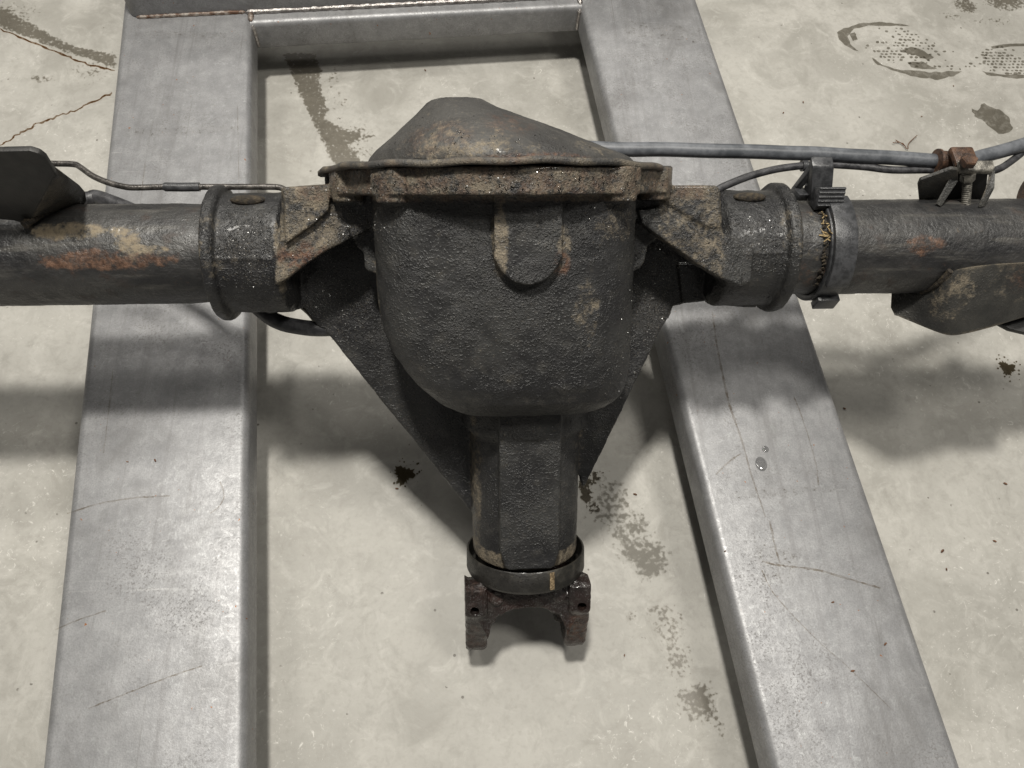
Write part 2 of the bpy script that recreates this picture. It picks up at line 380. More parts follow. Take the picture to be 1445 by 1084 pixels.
fput(ct, 'cross_tube', M['steel'], angle=60)
up_ = MB().loft([[FR(u, v, z) for u, v in rrect(-0.523, 0.416, 0.6745, 0.79, 0.014)] for z in (0.1215, 0.16, 0.24)])
fput(up_, 'mounting_box', M['steel'], angle=60)
def bead(p0, p1, r, mat, name='weld_bead', step=0.004):
    p0, p1 = Vector(p0), Vector(p1); n = max(3, int((p1 - p0).length / step)); path = []; rad = []
    for i in range(n + 1):
        p = p0.lerp(p1, i / n); path.append(p + Vector((0, 0, random.uniform(-.0004, .0004)))); rad.append(r * random.uniform(0.8, 1.15) * (1 if 0 < i < n else 0.4))
    return fput(MB().tube(path, rad, 8), name, mat)
bead(FR(-0.512, 0.674, 0.1215), FR(-0.34, 0.674, 0.1215), 0.0035, M['weldrust'])
bead(FR(-0.34, 0.674, 0.1205), FR(0.225, 0.674, 0.1205), 0.0042, M['weld'])
bead(FR(0.23, 0.674, 0.1215), FR(0.40, 0.674, 0.1215), 0.0035, M['weld'])
bead(FR(-0.331, 0.655, 0.1175), FR(-0.331, 0.674, 0.1205), 0.0045, M['weldrust'])
bead(FR(0.2225, 0.655, 0.1175), FR(0.2225, 0.674, 0.1205), 0.0045, M['weld'])
bead(FR(-0.3295, 0.649, 0.072), FR(-0.3295, 0.649, 0.115), 0.0040, M['weld'])
bead(FR(0.221, 0.649, 0.072), FR(0.221, 0.649, 0.115), 0.0040, M['weld'])

# splashes: a sheet whose wet pattern fades out by a painted density
def splash(name, lab, poly, blobs, mat, z=.0009, cell=.004):
    xs = [q[0] - 2.4 * q[2] for q in blobs] + [q[0] + 2.4 * q[2] for q in blobs] + [p[0] for p in poly]; ys = [q[1] - 2.4 * q[3] for q in blobs] + [q[1] + 2.4 * q[3] for q in blobs] + [p[1] for p in poly]
    x0, x1, y0, y1 = min(xs), max(xs), min(ys), max(ys); nx, ny = int((x1 - x0) / cell) + 2, int((y1 - y0) / cell) + 2
    X, Yg = np.meshgrid(x0 + np.arange(nx) * cell, y0 + np.arange(ny) * cell); X = X.ravel(); Yg = Yg.ravel()
    den = np.zeros(nx * ny)
    for cx, cy, rx, ry, w_ in blobs: den = np.maximum(den, w_ * np.exp(-(((X - cx) / rx) ** 2 + ((Yg - cy) / ry) ** 2)))
    if poly:
        ins = np.array([1.0 if inside((p, q), poly) else 0.0 for p, q in zip(X, Yg)]).reshape(ny, nx)
        for _ in range(2): ins = (ins + np.roll(ins, 1, 0) + np.roll(ins, -1, 0) + np.roll(ins, 1, 1) + np.roll(ins, -1, 1)) / 5
        den = np.maximum(den, ins.ravel() * 1.0)
    f = []
    for j in range(ny - 1):
        for i in range(nx - 1):
            q = (j * nx + i, j * nx + i + 1, (j + 1) * nx + i + 1, (j + 1) * nx + i)
            if max(den[k] for k in q) > .06: f.append(q)
    me = bpy.data.meshes.new(name); me.from_pydata([(x_, y_, z) for x_, y_ in zip(X, Yg)], [], f)
    paint(me, den=den); bm = bmesh.new(); bm.from_mesh(me); bmesh.ops.delete(bm, geom=[v for v in bm.verts if not v.link_faces], context='VERTS'); bm.to_mesh(me); bm.free()
    o = link(name, me, mat, None, False); return tag(o, lab, 'stain')
def inside(p, poly):
    c = False
    for (x0, y0), (x1, y1) in zip(poly, poly[1:] + poly[:1]):
        if (y0 > p[1]) != (y1 > p[1]) and p[0] < (x1 - x0) * (p[1] - y0) / (y1 - y0) + x0: c = not c
    return c
# thin films and marks -------------------------------------------------
def rough_poly(poly, jit, step=0.006, closed=True):
    out = []; n = len(poly)
    for i in range(n if closed else n - 1):
        a = Vector((*poly[i], 0)); b = Vector((*poly[(i + 1) % n], 0)); k = max(1, int((b - a).length / step))
        d = (b - a); nn = Vector((-d.y, d.x, 0)).normalized() if d.length > 0 else Vector((0, 0, 0))
        for j in range(k):
            p = a.lerp(b, j / k); o = jit * noise.noise(p * 90) + jit * 1.2 * noise.noise(p * 33 + Vector((5, 1, 0)))
            out.append((p + nn * o).to_tuple()[:2])
    return out
class Film:
    def __init__(s, z): s.z = z; s.v = []; s.f = []
    def poly(s, pts, jit=0.002, step=0.005):
        p = rough_poly(pts, jit, step) if jit else pts
        k = len(s.v); s.v += [(x, y, s.z) for x, y in p]; s.f.append(tuple(range(k, k + len(p)))); return s
    def dot(s, x, y, r, n=9, asp=1.0, ang=0.0):
        k = len(s.v); ph = random.random() * 9
        for i in range(n):
            a = 2 * math.pi * i / n; rr = r * (1 + 0.28 * math.sin(2 * a + ph) * random.random() + random.uniform(-.12, .12))
            ex, ey = rr * math.cos(a) * asp, rr * math.sin(a)
            s.v.append((x + ex * math.cos(ang) - ey * math.sin(ang), y + ex * math.sin(ang) + ey * math.cos(ang), s.z))
        s.f.append(tuple(range(k, k + n))); return s
    def stroke(s, pts, w, jit=0.0006):
        P = smooth_path([(x, y, 0) for x, y in pts], 10); n = len(P); L = []; Rr = []
        for i, p in enumerate(P):
            t = (P[min(i + 1, n - 1)] - P[max(i - 1, 0)]).normalized(); nn = Vector((-t.y, t.x, 0))
            ww = (w if not isinstance(w, (tuple, list)) else w[0] + (w[1] - w[0]) * i / (n - 1)) * (0.55 + 0.9 * random.random())
            p = p + nn * jit * noise.noise(p * 120)
            L.append(p + nn * ww / 2); Rr.append(p - nn * ww / 2)
        k = len(s.v); s.v += [(p.x, p.y, s.z) for q in zip(L, Rr) for p in q]
        s.f += [(k + 2 * i, k + 2 * i + 1, k + 2 * i + 3, k + 2 * i + 2) for i in range(n - 1)]; return s
    def build(s, name, mat, parent=None):
        me = bpy.data.meshes.new(name); me.from_pydata(s.v, [], s.f); me.validate(); me.update()
        return link(name, me, mat, parent, False)
def spray(film, centre, spread, n, r0, r1, pw=2.2):
    for _ in range(n):
        x = centre[0] + rng.normal() * spread[0]; y = centre[1] + rng.normal() * spread[1]
        film.dot(x, y, r0 + (r1 - r0) * random.random() ** pw, 8, random.uniform(1, 1.7), random.random() * 3)
    return film

# ------------------------------------------------------------------ the axle
AZ = 0.35
axle = empty('rear_axle', 'dirty black truck rear axle with bulging differential housing held across the steel frame', 'axle')
ct40, st40 = math.cos(R(40)), math.sin(R(40))
def D(x, a, b):  # differential frame: a along the pinion (forward and down), b square to it (up)
    return (x, -ct40 * a - st40 * b, AZ - st40 * a + ct40 * b)
def toD(P):
    y, z = P[:, 1], P[:, 2] - AZ
    return P[:, 0], -ct40 * y - st40 * z, -st40 * y + ct40 * z
def lathe_a(mb, cx, prof, seg=64):   # rings round the pinion axis
    return mb.loft([[D(cx + r * math.cos(t), a, r * math.sin(t)) for t in (2 * math.pi * k / seg for k in range(seg))] for a, r in prof])
def lathe_x(mb, prof, seg=72):       # rings round the axle axis
    return mb.loft([[(x, r * math.cos(t), AZ + r * math.sin(t)) for t in (2 * math.pi * k / seg for k in range(seg))] for x, r in prof])

# --- carrier housing: bowl, snout, ears, webs, necks in one casting
H = MB()
def interp(x, tab):
    for (x0, y0), (x1, y1) in zip(tab, tab[1:]):
        if x <= x1: return y0 + (y1 - y0) * max(0, (x - x0)) / (x1 - x0)
    return tab[-1][1]
XL = [(-.06, -.137), (.03, -.137), (.055, -.135), (.08, -.130), (.100, -.119), (.118, -.106), (.133, -.092), (.147, -.077), (.158, -.060)]
XR = [(-.06, .116), (.11, .117), (.125, .116), (.140, .111), (.150, .103), (.158, .091)]
HT = [(-.06, .138), (.0, .136), (.06, .132), (.09, .128), (.12, .123), (.137, .115), (.147, .104), (.153, .094), (.158, .084)]
rings = []
for a in [-.06, -.03, 0, .03, .05, .07, .09, .105, .12, .13, .138, .145, .151, .155, .158]:
    xl, xr, h = interp(a, XL), interp(a, XR), interp(a, HT); cx = 0.0 if a < .14 else 0.008
    ring = []
    for k in range(72):
        t = 2 * math.pi * k / 72; c_, s__ = math.cos(t), math.sin(t)
        e = 2 / 4.2 if c_ > 0 else 2 / 5.4
        wx = (xr - cx) if c_ > 0 else (cx - xl)
        ring.append(D(cx + wx * math.copysign(abs(c_) ** e, c_), a, h * math.copysign(abs(s__) ** e, s__)))
    rings.append(ring)
H.loft(rings)
PX = 0.014                                              # pinion axis
lathe_a(H, PX, [(.06, .0705), (.188, .0705), (.197, .0615), (.343, .0605), (.348, .055)])
H.prism([(-.019, .12), (-.0185, .318), (-.013, .336), (-.008, .3385), (.036, .3385), (.041, .336), (.046, .318), (.047, .12)], .03, .0675, D)
# flange with bolt bosses
fp = []
for k in range(180):
    t = 2 * math.pi * k / 180; r = .1700
    for c_ in (38, 64, 90, 116, 142, 180, 218, 244, 270, 296, 322):
        d = abs((math.degrees(t) - (90 - c_) + 180) % 360 - 180)
        if d < 5.8: r = .1770
    fp.append((-.0125 + r * math.cos(t), r * math.sin(t)))
H.loft([[D(x, a, b) for x, b in fp] for a in (-.0835, -.060)])
for c_ in (38, 64, 90, 270, 296, 322):
    cx_, cb_ = -.0125 + .1625 * math.sin(R(c_)), .1625 * math.cos(R(c_))
    H.loft([[D(cx_ + .0150 * math.cos(t), a, cb_ + .0150 * math.sin(t)) for t in (2 * math.pi * k / 24 for k in range(24))] for a in (-.0835, -.0535)])
# necks towards the axle tubes
lathe_x(H, [(-.298, .0605), (-.232, .0615), (-.224, .050)]); lathe_x(H, [(-.3045, .060), (-.3035, .065), (-.302, .0690), (-.2940, .0690), (-.2910, .066), (-.2895, .058)])
lathe_x(H, [(.210, .050), (.218, .0615), (.284, .0605)]); lathe_x(H, [(.2745, .058), (.2760, .066), (.2790, .0690), (.2870, .0690), (.289, .066), (.290, .058)])
H.box(-.288, -.236, -.0012, .0012, .056, .0622, D); H.box(.225, .27, -.0012, .0012, .056, .0622, D)
# ears between flange and necks
H.prism([(-0.2221,-0.0663),(-0.1639,-0.0706),(-0.1641,-0.0680),(-0.1229,-0.0678),(-0.1244,-0.0336),(-0.1374,-0.0297),(-0.1630,-0.0172),(-0.1839,-0.0073),(-0.2050,0.0061),(-0.2250,0.0209),(-0.2348,0.0255),(-0.2355,0.0180),(-0.2286,-0.0104)], .034, .063, D)
H.prism([(-0.2196,-0.0664),(-0.1758,-0.0687),(-0.1773,-0.0462),(-0.1940,-0.0319),(-0.2210,-0.0144)], .03, .0700, D)
H.prism([(-0.2337,0.0178),(-0.2039,-0.0036),(-0.1814,-0.0195),(-0.1607,-0.0300),(-0.1614,-0.0180),(-0.1835,-0.0074),(-0.2046,0.0059),(-0.2245,0.0206),(-0.2343,0.0253)], .034, .0665, D)
H.prism([(0.1389,-0.0667),(0.1965,-0.0665),(0.2010,-0.0624),(0.2060,-0.0202),(0.2381,-0.0046),(0.2392,0.0280),(0.2278,0.0328),(0.2083,0.0247),(0.1820,0.0102),(0.1522,-0.0103),(0.1229,-0.0311),(0.1106,-0.0401),(0.1097,-0.0669)], .034, .064, D)
H.prism([(0.1432,-0.0667),(0.1941,-0.0665),(0.1986,-0.0625),(0.2024,-0.0260),(0.1889,-0.0261),(0.1439,-0.0521)], .03, .0665, D)
H.prism([(0.1184,-0.0441),(0.1393,-0.0467),(0.1981,-0.0100),(0.2278,0.0233),(0.2270,0.0318),(0.2076,0.0245),(0.1813,0.0100),(0.1516,-0.0105),(0.1224,-0.0312)], .034, .0685, D)
H.prism([(0.1793,0.0155),(0.2667,0.0164),(0.2704,0.0648),(0.2334,0.0619),(0.2202,0.0562),(0.2052,0.0575),(0.1870,0.0588)], -.035, .004, D)
H.prism([(-0.2566,0.0106),(-0.2108,0.0229),(-0.2143,0.0529),(-0.2251,0.0588),(-0.2417,0.0623),(-0.2610,0.0635)], -.035, .001, D)
# flank blocks of the bowl under the ears
H.prism([(-0.1147,-0.0677),(-0.1555,-0.0679),(-0.1608,-0.0222),(-0.1567,-0.0098),(-0.1507,-0.0042),(-0.1501,0.0111),(-0.1462,0.0154),(-0.1379,0.0169),(-0.1356,0.0282),(-0.1187,0.0284)], .0, .047, D)
H.prism([(0.0934,-0.0669),(0.1395,-0.0667),(0.1525,-0.0196),(0.1418,-0.0141),(0.1342,-0.0071),(0.1325,0.0056),(0.1277,0.0141),(0.1199,0.0183),(0.1183,0.0371),(0.0964,0.0368)], .0, .050, D)
# webs down to the snout
H.prism([(-0.2483,0.0166),(-0.2406,0.0300),(-0.2308,0.0354),(-0.2187,0.0619),(-0.2134,0.0712),(-0.2072,0.0789),(-0.2014,0.0821),(-0.0489,0.2978),(-0.0181,0.1606),(-0.1181,-0.0718),(-0.2347,-0.0639)], -.014, .0, D)
H.prism([(0.1031,-0.0710),(0.2204,-0.0632),(0.2256,0.0160),(0.2146,0.0174),(0.1980,0.0279),(0.1879,0.0604),(0.1777,0.0618),(0.1751,0.0728),(0.1669,0.0853),(0.0821,0.2758),(0.0535,0.1623)], -.014, .0, D)
# raised tongue on the bowl
tg = [(-.0255, -.06), (.0345, -.06), (.0345, -.005)] + [(.0045 + .030 * math.cos(t), -.013 + .031 * math.sin(t)) for t in (math.pi * k / 14 for k in range(15))] + [(-.0255, -.005)]
H.prism(tg, .09, .1455, D)
hm = cast_mesh(H, 0.0015, 8, 0.00020, 0.0022, rough2=0.0006)
Pw = coords(hm); x, a, b = toD(Pw)
earL = sst(-x, .160, .172) * sst(b, .035, .055) * (1 - sst(-x, .232, .236)) * (1 - sst(a, .032, .045))
earR = sst(x, .125, .150) * sst(b, .030, .050) * (1 - sst(x, .203, .216)) * (1 - sst(a, .03, .045))
rim = (1 - sst(a, -.056, -.052)) * sst(b, .02, .05) * (1 - sst(np.abs(x + .01), .19, .2))
band = sst(a, .324, .328) * (1 - sst(np.abs(x - PX), .060, .064)) * (1 - sst(b, .0615, .063))
toe = blob(np.c_[x, a, b], (-.02, -.02, .14), (.011, .05, .03)) * .9 + blob(np.c_[x, a, b], (.037, -.015, .14), (.010, .03, .03)) * .8
patch = blob(np.c_[x, a, b], (.060, .045, .12), (.018, .045, .05)) * .55 + blob(np.c_[x, a, b], (.085, -.035, .12), (.030, .03, .06)) * .6
snL = blob(np.c_[x, a, b], (-.043, .24, .02), (.010, .14, .05)) * .7 + blob(np.c_[x, a, b], (.075, .22, .02), (.014, .05, .06)) * .5
edgeL = blob(np.c_[x, a, b], (-.136, .04, .06), (.010, .07, .06)) * .7
ring_d = (sst(np.abs(x), .262, .275)) * (1 - sst(np.abs(a + .01), .02, .06)) * sst(b, 0, .05) * .35 + sst(np.abs(x), .3, .3045) * .3
dust = np.clip(earL * .78 + earR * .66 + rim * .92 + band * 1.0 + toe + patch + snL + edgeL + ring_d, 0, 1)
rust = rim * .48 + blob(np.c_[x, a, b], (-.205, .0, .066), (.035, .02, .02)) * 1.0 + blob(np.c_[x, a, b], (.035, .0, .14), (.010, .015, .03))
wet = blob(np.c_[x, a, b], (.165, .05, .0), (.05, .09, .03)) + blob(np.c_[x, a, b], (-.155, -.03, .06), (.03, .04, .04)) + blob(np.c_[x, a, b], (-.19, .04, .0), (.06, .05, .02)) * .9 \
    + rim * .5 + blob(np.c_[x, a, b], (-.265, -.01, .06), (.03, .04, .04)) * .8 + blob(np.c_[x, a, b], (.25, -.01, .06), (.03, .04, .04)) * .5 + blob(np.c_[x, a, b], (-.1, .18, .0), (.1, .12, .02)) * .45
paint(hm, dust=dust, rust=rust, wet=wet)
housing = link('carrier_housing', hm, M['cast'], axle)

# --- differential cover and its lip
lip = MB(); n = 160
def lipring(a, r):
    return [D(-.016 + (r + .0012 * math.sin(9 * t) + .0010 * math.sin(23 * t + 1)) * math.cos(t), a + .007 * math.cos(t) ** 4 - .0008 * math.sin(5 * t + 1) + .0007 * math.sin(17 * t), (r + .0012 * math.sin(9 * t)) * math.sin(t)) for t in (2 * math.pi * k / n for k in range(n))]
lip.loft([lipring(-.0842, .165), lipring(-.0840, .1755), lipring(-.0852, .1775), lipring(-.0885, .1775), lipring(-.0902, .1755), lipring(-.0905, .150)])
cv = MB(); rr = []
for a, xl, xr, rb, e in ((-.0885, -.147, .126, .152, 2.0), (-.094, -.144, .119, .151, 2.0), (-.100, -.1385, .103, .148, 2.05), (-.110, -.1255, .075, .138, 2.1), (-.121, -.1125, .045, .122, 2.15), (-.131, -.1005, .015, .104, 2.2), (-.1390, -.092, -.009, .086, 2.3), (-.1440, -.087, -.020, .074, 2.4), (-.1472, -.082, -.026, .066, 2.4), (-.1475, -.070, -.036, .05, 2.4)):
    cx, hw = (xl + xr) / 2, (xr - xl) / 2
    rr.append([D(cx + hw * math.copysign(abs(math.cos(t)) ** (2 / e), math.cos(t)), a, rb * math.copysign(abs(math.sin(t)) ** (2 / e), math.sin(t))) for t in (2 * math.pi * k / 96 for k in range(96))])
cv.loft(rr)
cm = cast_mesh(cv, 0.0018, 5, 0.0003, 0.004, rough2=0.0006)
Pw = coords(cm); x, a, b = toD(Pw); Q = np.c_[x, a, b]
paint(cm, dust=np.clip(blob(Q, (-.065, -.105, .13), (.07, .03, .05)) * .42 + blob(Q, (-.02, -.097, .145), (.10, .010, .03)) * .25 + .12 + blob(Q, (.07, -.10, .1), (.05, .01, .05)) * .4, 0, 1),
      rust=np.clip(blob(Q, (-.075, -.108, .12), (.045, .02, .05)) * .25 + blob(Q, (-.01, -.118, .11), (.03, .02, .04)) * .3 + blob(Q, (.03, -.09, .15), (.08, .006, .03)), 0, 1), wet=blob(Q, (-.03, -.1, .14), (.09, .015, .03)) * .1)
cover = link('differential_cover', cm, M['cover'], axle)
lm = lip.fix(); Pw = coords(lm); x, a, b = toD(Pw)
nz_ = np.array([noise.noise((p[0] * 40, p[1] * 40, p[2] * 40)) for p in Pw.tolist()])
paint(lm, dust=np.clip(.35 + nz_ * .8, 0, 1), rust=np.clip(.1 + nz_[::-1] * .8, 0, 1), wet=np.zeros(len(x)))
link('cover_lip', lm, M['cover'], cover, angle=60)

# --- axle tubes
def axle_tube(x0, x1, paintf):
    mb = MB(); nx = 200; ns = 96; rings = []
    for i in range(nx + 1):
        X = x0 + (x1 - x0) * i / nx; ring = []
        for k in range(ns):
            t = 2 * math.pi * k / ns; r = .0508 - .0012 * float(sst(np.float64(-X), .335, .30) if X < 0 else sst(np.float64(X), .33, .30))
            p = Vector((X, r * math.cos(t), r * math.sin(t))); r += .0004 * noise.noise(p * 60) + .00035 * noise.noise(p * 200)
            ring.append((X, r * math.cos(t), AZ + r * math.sin(t)))
        rings.append(ring)
    mb.loft(rings); me = mb.fix(); P_ = coords(me); t = np.degrees(np.arctan2(P_[:, 2] - AZ, -P_[:, 1]))  # 0 faces the viewer, 90 up
    paint(me, **paintf(P_[:, 0], t)); return link('axle_tube', me, M['tube'], axle, angle=70)
def blob2(x, t, c, r): return 1 - sst(np.hypot((x - c[0]) / r[0], (t - c[1]) / r[1]), .45, 1)
axle_tube(-.80, -.300, lambda x, t: dict(dust=np.clip(blob2(x, t, (-.43, 82), (.06, 16)) + blob2(x, t, (-.375, 70), (.02, 30)) * .8 + blob2(x, t, (-.355, 60), (.03, 6)), 0, 1), rust=np.clip(blob2(x, t, (-.395, 50), (.095, 17)) * .9 + .25 * blob2(x, t, (-.45, 20), (.25, 40)), 0, 1)))
axle_tube(.286, .80, lambda x, t: dict(dust=np.clip(blob2(x, t, (.308, 60), (.012, 70)) * .5 + blob2(x, t, (.47, 80), (.07, 18)) * .3, 0, 1), rust=np.clip(blob2(x, t, (.425, 57), (.036, 17)) * .9 + .3 * blob2(x, t, (.42, 15), (.25, 40)) + .35 * blob2(x, t, (.315, 40), (.03, 60)) + blob2(x, t, (.57, 60), (.03, 30)) * .6, 0, 1)))
# plug welds on the necks
for px_, nm in ((-.262, 'plug_weld'), (.243, 'plug_weld')):
    mb = MB(); k = 24
    mb.loft([[D(px_ + r * 1.15 * math.cos(t), -.0545 + r * .34 * math.sin(t), h - .003) for t in (2 * math.pi * j / k for j in range(k))] for r, h in ((.014, .026), (.014, .0375), (.011, .0395), (.004, .040))])
    mb.build(nm, M['grime'], axle, angle=70)

# --- pinion end: dust slinger and yoke
S = MB(); seg = 96
prof = [(.343, .0665), (.3425, .0678), (.344, .0690), (.3650, .0695), (.3685, .0680), (.370, .030), (.368, .030), (.3665, .0665)]
S.loft([[D(PX + .0008 + r * math.cos(t), a, r * math.sin(t)) for t in (2 * math.pi * k / seg for k in range(seg))] for a, r in prof + prof[:1]], cap=False)
sl = S.build('dust_slinger', M['slinger'], axle, angle=50)
me = sl.data; Pw = coords(me); x, a, b = toD(Pw); paint(me, dust=(1 - sst(a, .344, .349)) * .4, rust=0 * x, wet=np.clip(blob(np.c_[x, a, b], (-.01, .35, .06), (.06, .03, .04)), 0, 1))
mk = MB(); mk.loft([[D(PX + r * math.cos(R(t)), a, r * math.sin(R(t))) for a, r in ((.3445, .0692), (.3445, .0698), (.3650, .0703), (.3650, .0697))] for t in (71.5, 70, 68.5, 67)])
mk.build('paint_mark', M['mark'], sl, angle=50)
Y = MB()
lathe_a(Y, PX, [(.345, .032), (.385, .032), (.390, .028)], 40)
def yprong(x0, x1):
    pr = [(.369, .030), (.369, .044), (.372, .050), (.398, .050), (.405, .049), (.411, .044), (.462, .022), (.471, .014), (.473, .006), (.468, -.03), (.42, -.04), (.392, -.02)]
    Y.loft([[D(X + (0.0 if 0 < i < 3 else 0), a if 0 < i < 3 else a - .002, b if 0 < i < 3 else b - .002) for a, b in pr] for i, X in enumerate((x0, x0 + .003, x1 - .003, x1))])
yprong(PX - .0715, PX - .0465); yprong(PX + .0465, PX + .0715)
Y.prism([(PX - .060, .368), (PX + .060, .368), (PX + .058, .41), (PX + .046, .440), (PX + .043, .425), (PX + .036, .411), (PX + .020, .402), (PX, .399), (PX - .020, .402), (PX - .036, .411), (PX - .043, .425), (PX - .046, .440), (PX - .058, .41)], -.012, .043, D)
Y.prism([(PX - .055, .366), (PX - .028, .366), (PX - .030, .388), (PX - .042, .414), (PX - .055, .414)], .0, .043, D)
Y.prism([(PX + .028, .366), (PX + .055, .366), (PX + .055, .414), (PX + .042, .414), (PX + .030, .388)], .0, .043, D)
for dx_, da_, b_, r_ in ((.040, .430, .012, .007), (-.041, .428, .010, .006), (.012, .398, .030, .006), (-.020, .402, .032, .005), (.030, .404, .036, .006), (-.036, .385, .043, .008), (.036, .384, .043, .008)):
    Y.loft([[D(PX + dx_ + r_ * math.cos(t), da_ + r_ * math.sin(t) * 1.2, b_ + h_) for t in (2 * math.pi * k / 12 for k in range(12))] for h_ in (-.02, .003)])
K = MB()
for xx, aa in ((PX - .061, .397), (PX + .061, .397)):
    K.loft([[D(xx + .0052 * math.cos(t), aa + .0052 * math.sin(t), b) for t in (2 * math.pi * k / 20 for k in range(20))] for b in (.030, .06)])
ym = cast_mesh(Y, 0.0013, 4, 0.0009, 0.006, cut=K)
Pw = coords(ym); x, a, b = toD(Pw); Q = np.c_[x, a, b]
paint(ym, dust=blob(Q, (PX - .062, .375, .05), (.02, .03, .03)) * .5, rust=np.clip(blob(Q, (PX + .058, .43, .03), (.03, .04, .04)) + blob(Q, (PX - .058, .44, .03), (.02, .03, .04)) * .7, 0, 1) * .55, wet=np.clip(blob(Q, (PX + .045, .385, .04), (.04, .04, .04)) + blob(Q, (PX - .05, .42, .03), (.04, .05, .05)) * .7, 0, 1))
link('pinion_yoke', ym, M['yoke'], axle, angle=60)

# --- spring bracket on the far left of the tube
def plate(name, pts, nrm, th, mat, parent=axle, bevel=.0012):
    nrm = Vector(nrm).normalized() * th
    mb = MB().loft([[Vector(p) for p in pts], [Vector(p) + nrm for p in pts]])
    return mb.build(name, mat, parent, bevel=bevel, angle=35)
LB = [(-0.4661,-0.0040,0.4054),(-0.4751,-0.0040,0.4121),(-0.4867,-0.0040,0.4144),(-0.5211,-0.0040,0.4212),(-0.5283,-0.0040,0.4408),(-0.4845,-0.0040,0.5050),(-0.4386,-0.0040,0.5057),(-0.4142,-0.0040,0.5065),(-0.4084,-0.0040,0.5031),(-0.4061,-0.0040,0.4970),(-0.4076,-0.0040,0.4764)]
lb = plate('spring_bracket', LB, (0, 1, 0), .006, M['black'])
SB = [(-0.4670,-0.0030,0.4041), (-0.4083,-0.0030,0.4753), (-0.4080,-0.0010,0.4919), (-0.4257,0.0420,0.4083), (-0.4271,0.0460,0.3928), (-0.4319,0.0460,0.3785), (-0.4434,0.0460,0.3649), (-0.4608,0.0220,0.3778)]
plate('bracket_side', SB, (-.9, .35, .1), .005, M['bracket'], lb)
wb = MB(); path = smooth_path([(-0.4641,-0.0100,0.4134), (-0.4610,-0.0040,0.4119), (-0.4562,0.0060,0.4086), (-0.4502,0.0180,0.4029)], 8)
wb.tube(path, [.003 + .0015 * random.random() for _ in path], 10).build('weld_bead', M['grime'], lb)

# --- brake line over the left tube, with its sleeve
bl = smooth_path([(-0.5097,0.0913,0.3850),(-0.4728,0.0893,0.3850),(-0.4508,0.0883,0.3850),(-0.4431,0.0845,0.3850),(-0.4291,0.0733,0.3850),(-0.4136,0.0650,0.3850),(-0.3973,0.0594,0.3850),(-0.3844,0.0576,0.3850),(-0.3528,0.0583,0.3850),(-0.3174,0.0581,0.3850),(-0.2783,0.0579,0.3850),(-0.2460,0.0577,0.3850),(-0.2365,0.0558,0.3850),(-0.2290,0.0502,0.3850)], 6)
o = MB().tube(bl, .0031, 12).build('brake_line', M['line'], axle, angle=80)
MB().tube([(-0.3542,0.0583,0.3850),(-0.3373,0.0579,0.3850),(-0.3196,0.0581,0.3850)], .0046, 14).build('line_sleeve', M['plastic'], o, angle=40)
MB().tube([(-0.3557,0.0583,0.3850),(-0.3535,0.0583,0.3850)], .0038, 12).build('line_sleeve', M['plastic'], o, angle=40)
# pipe that passes below the tube
up = smooth_path([(-0.5327,0.1176,0.2900),(-0.4843,0.1203,0.2900),(-0.4660,0.1202,0.2900),(-0.3925,0.0803,0.2900),(-0.3134,0.0072,0.2900),(-0.2696,-0.0354,0.2900),(-0.2511,-0.0482,0.2900),(-0.2318,-0.0539,0.2900),(-0.2090,-0.0569,0.2900),(-0.1711,-0.0559,0.2900)], 8)
pp = MB().tube(up, .0085, 16).build('lower_pipe', M['cable'], axle, angle=80)
MB().tube(smooth_path([(-0.2310,-0.0250,0.2850),(-0.2202,-0.0360,0.2850),(-0.2086,-0.0524,0.2850)], 4), .003, 8).build('wire_end', M['zinc'], pp, angle=80)

# --- hose, cable and clamp on the right
hs_ = smooth_path([(0.0452,0.0939,0.4050),(0.1127,0.0890,0.4050),(0.1621,0.0889,0.4050),(0.2117,0.0869,0.4050),(0.2578,0.0858,0.4050),(0.2963,0.0838,0.4050),(0.3273,0.0828,0.4050),(0.3659,0.0797,0.4050),(0.4124,0.0767,0.4050),(0.4433,0.0737,0.4050),(0.4666,0.0716,0.4050),(0.4905,0.0716,0.4050),(0.5127,0.0784,0.4050),(0.5396,0.0863,0.4050),(0.5671,0.0953,0.4050),(0.6192,0.1137,0.4050),(0.6803,0.1412,0.4050)], 6)
MB().tube(hs_, .0076, 20).build('brake_hose', M['rubber'], axle, angle=80)
cb = smooth_path([(0.2093,0.0359,0.3980),(0.2203,0.0433,0.3980),(0.2353,0.0507,0.3980),(0.2553,0.0592,0.3980),(0.2840,0.0677,0.3980),(0.3139,0.0724,0.3980),(0.3362,0.0743,0.3980),(0.3673,0.0722,0.3980),(0.3865,0.0702,0.3980),(0.4132,0.0662,0.3980),(0.4530,0.0661,0.3980),(0.4847,0.0650,0.3980),(0.5165,0.0639,0.3980),(0.5320,0.0667,0.3980),(0.5491,0.0766,0.3980),(0.5710,0.0926,0.3980),(0.6001,0.1162,0.3980),(0.6436,0.1426,0.3980)], 6)
co_ = MB().tube(cb, .0040, 14).build('brake_cable', M['cable'], axle, angle=80)
MB().tube([(0.3131,0.0724,0.3980),(0.3186,0.0728,0.3980)], .0062, 14).build('cable_collar', M['plastic'], co_, angle=40)

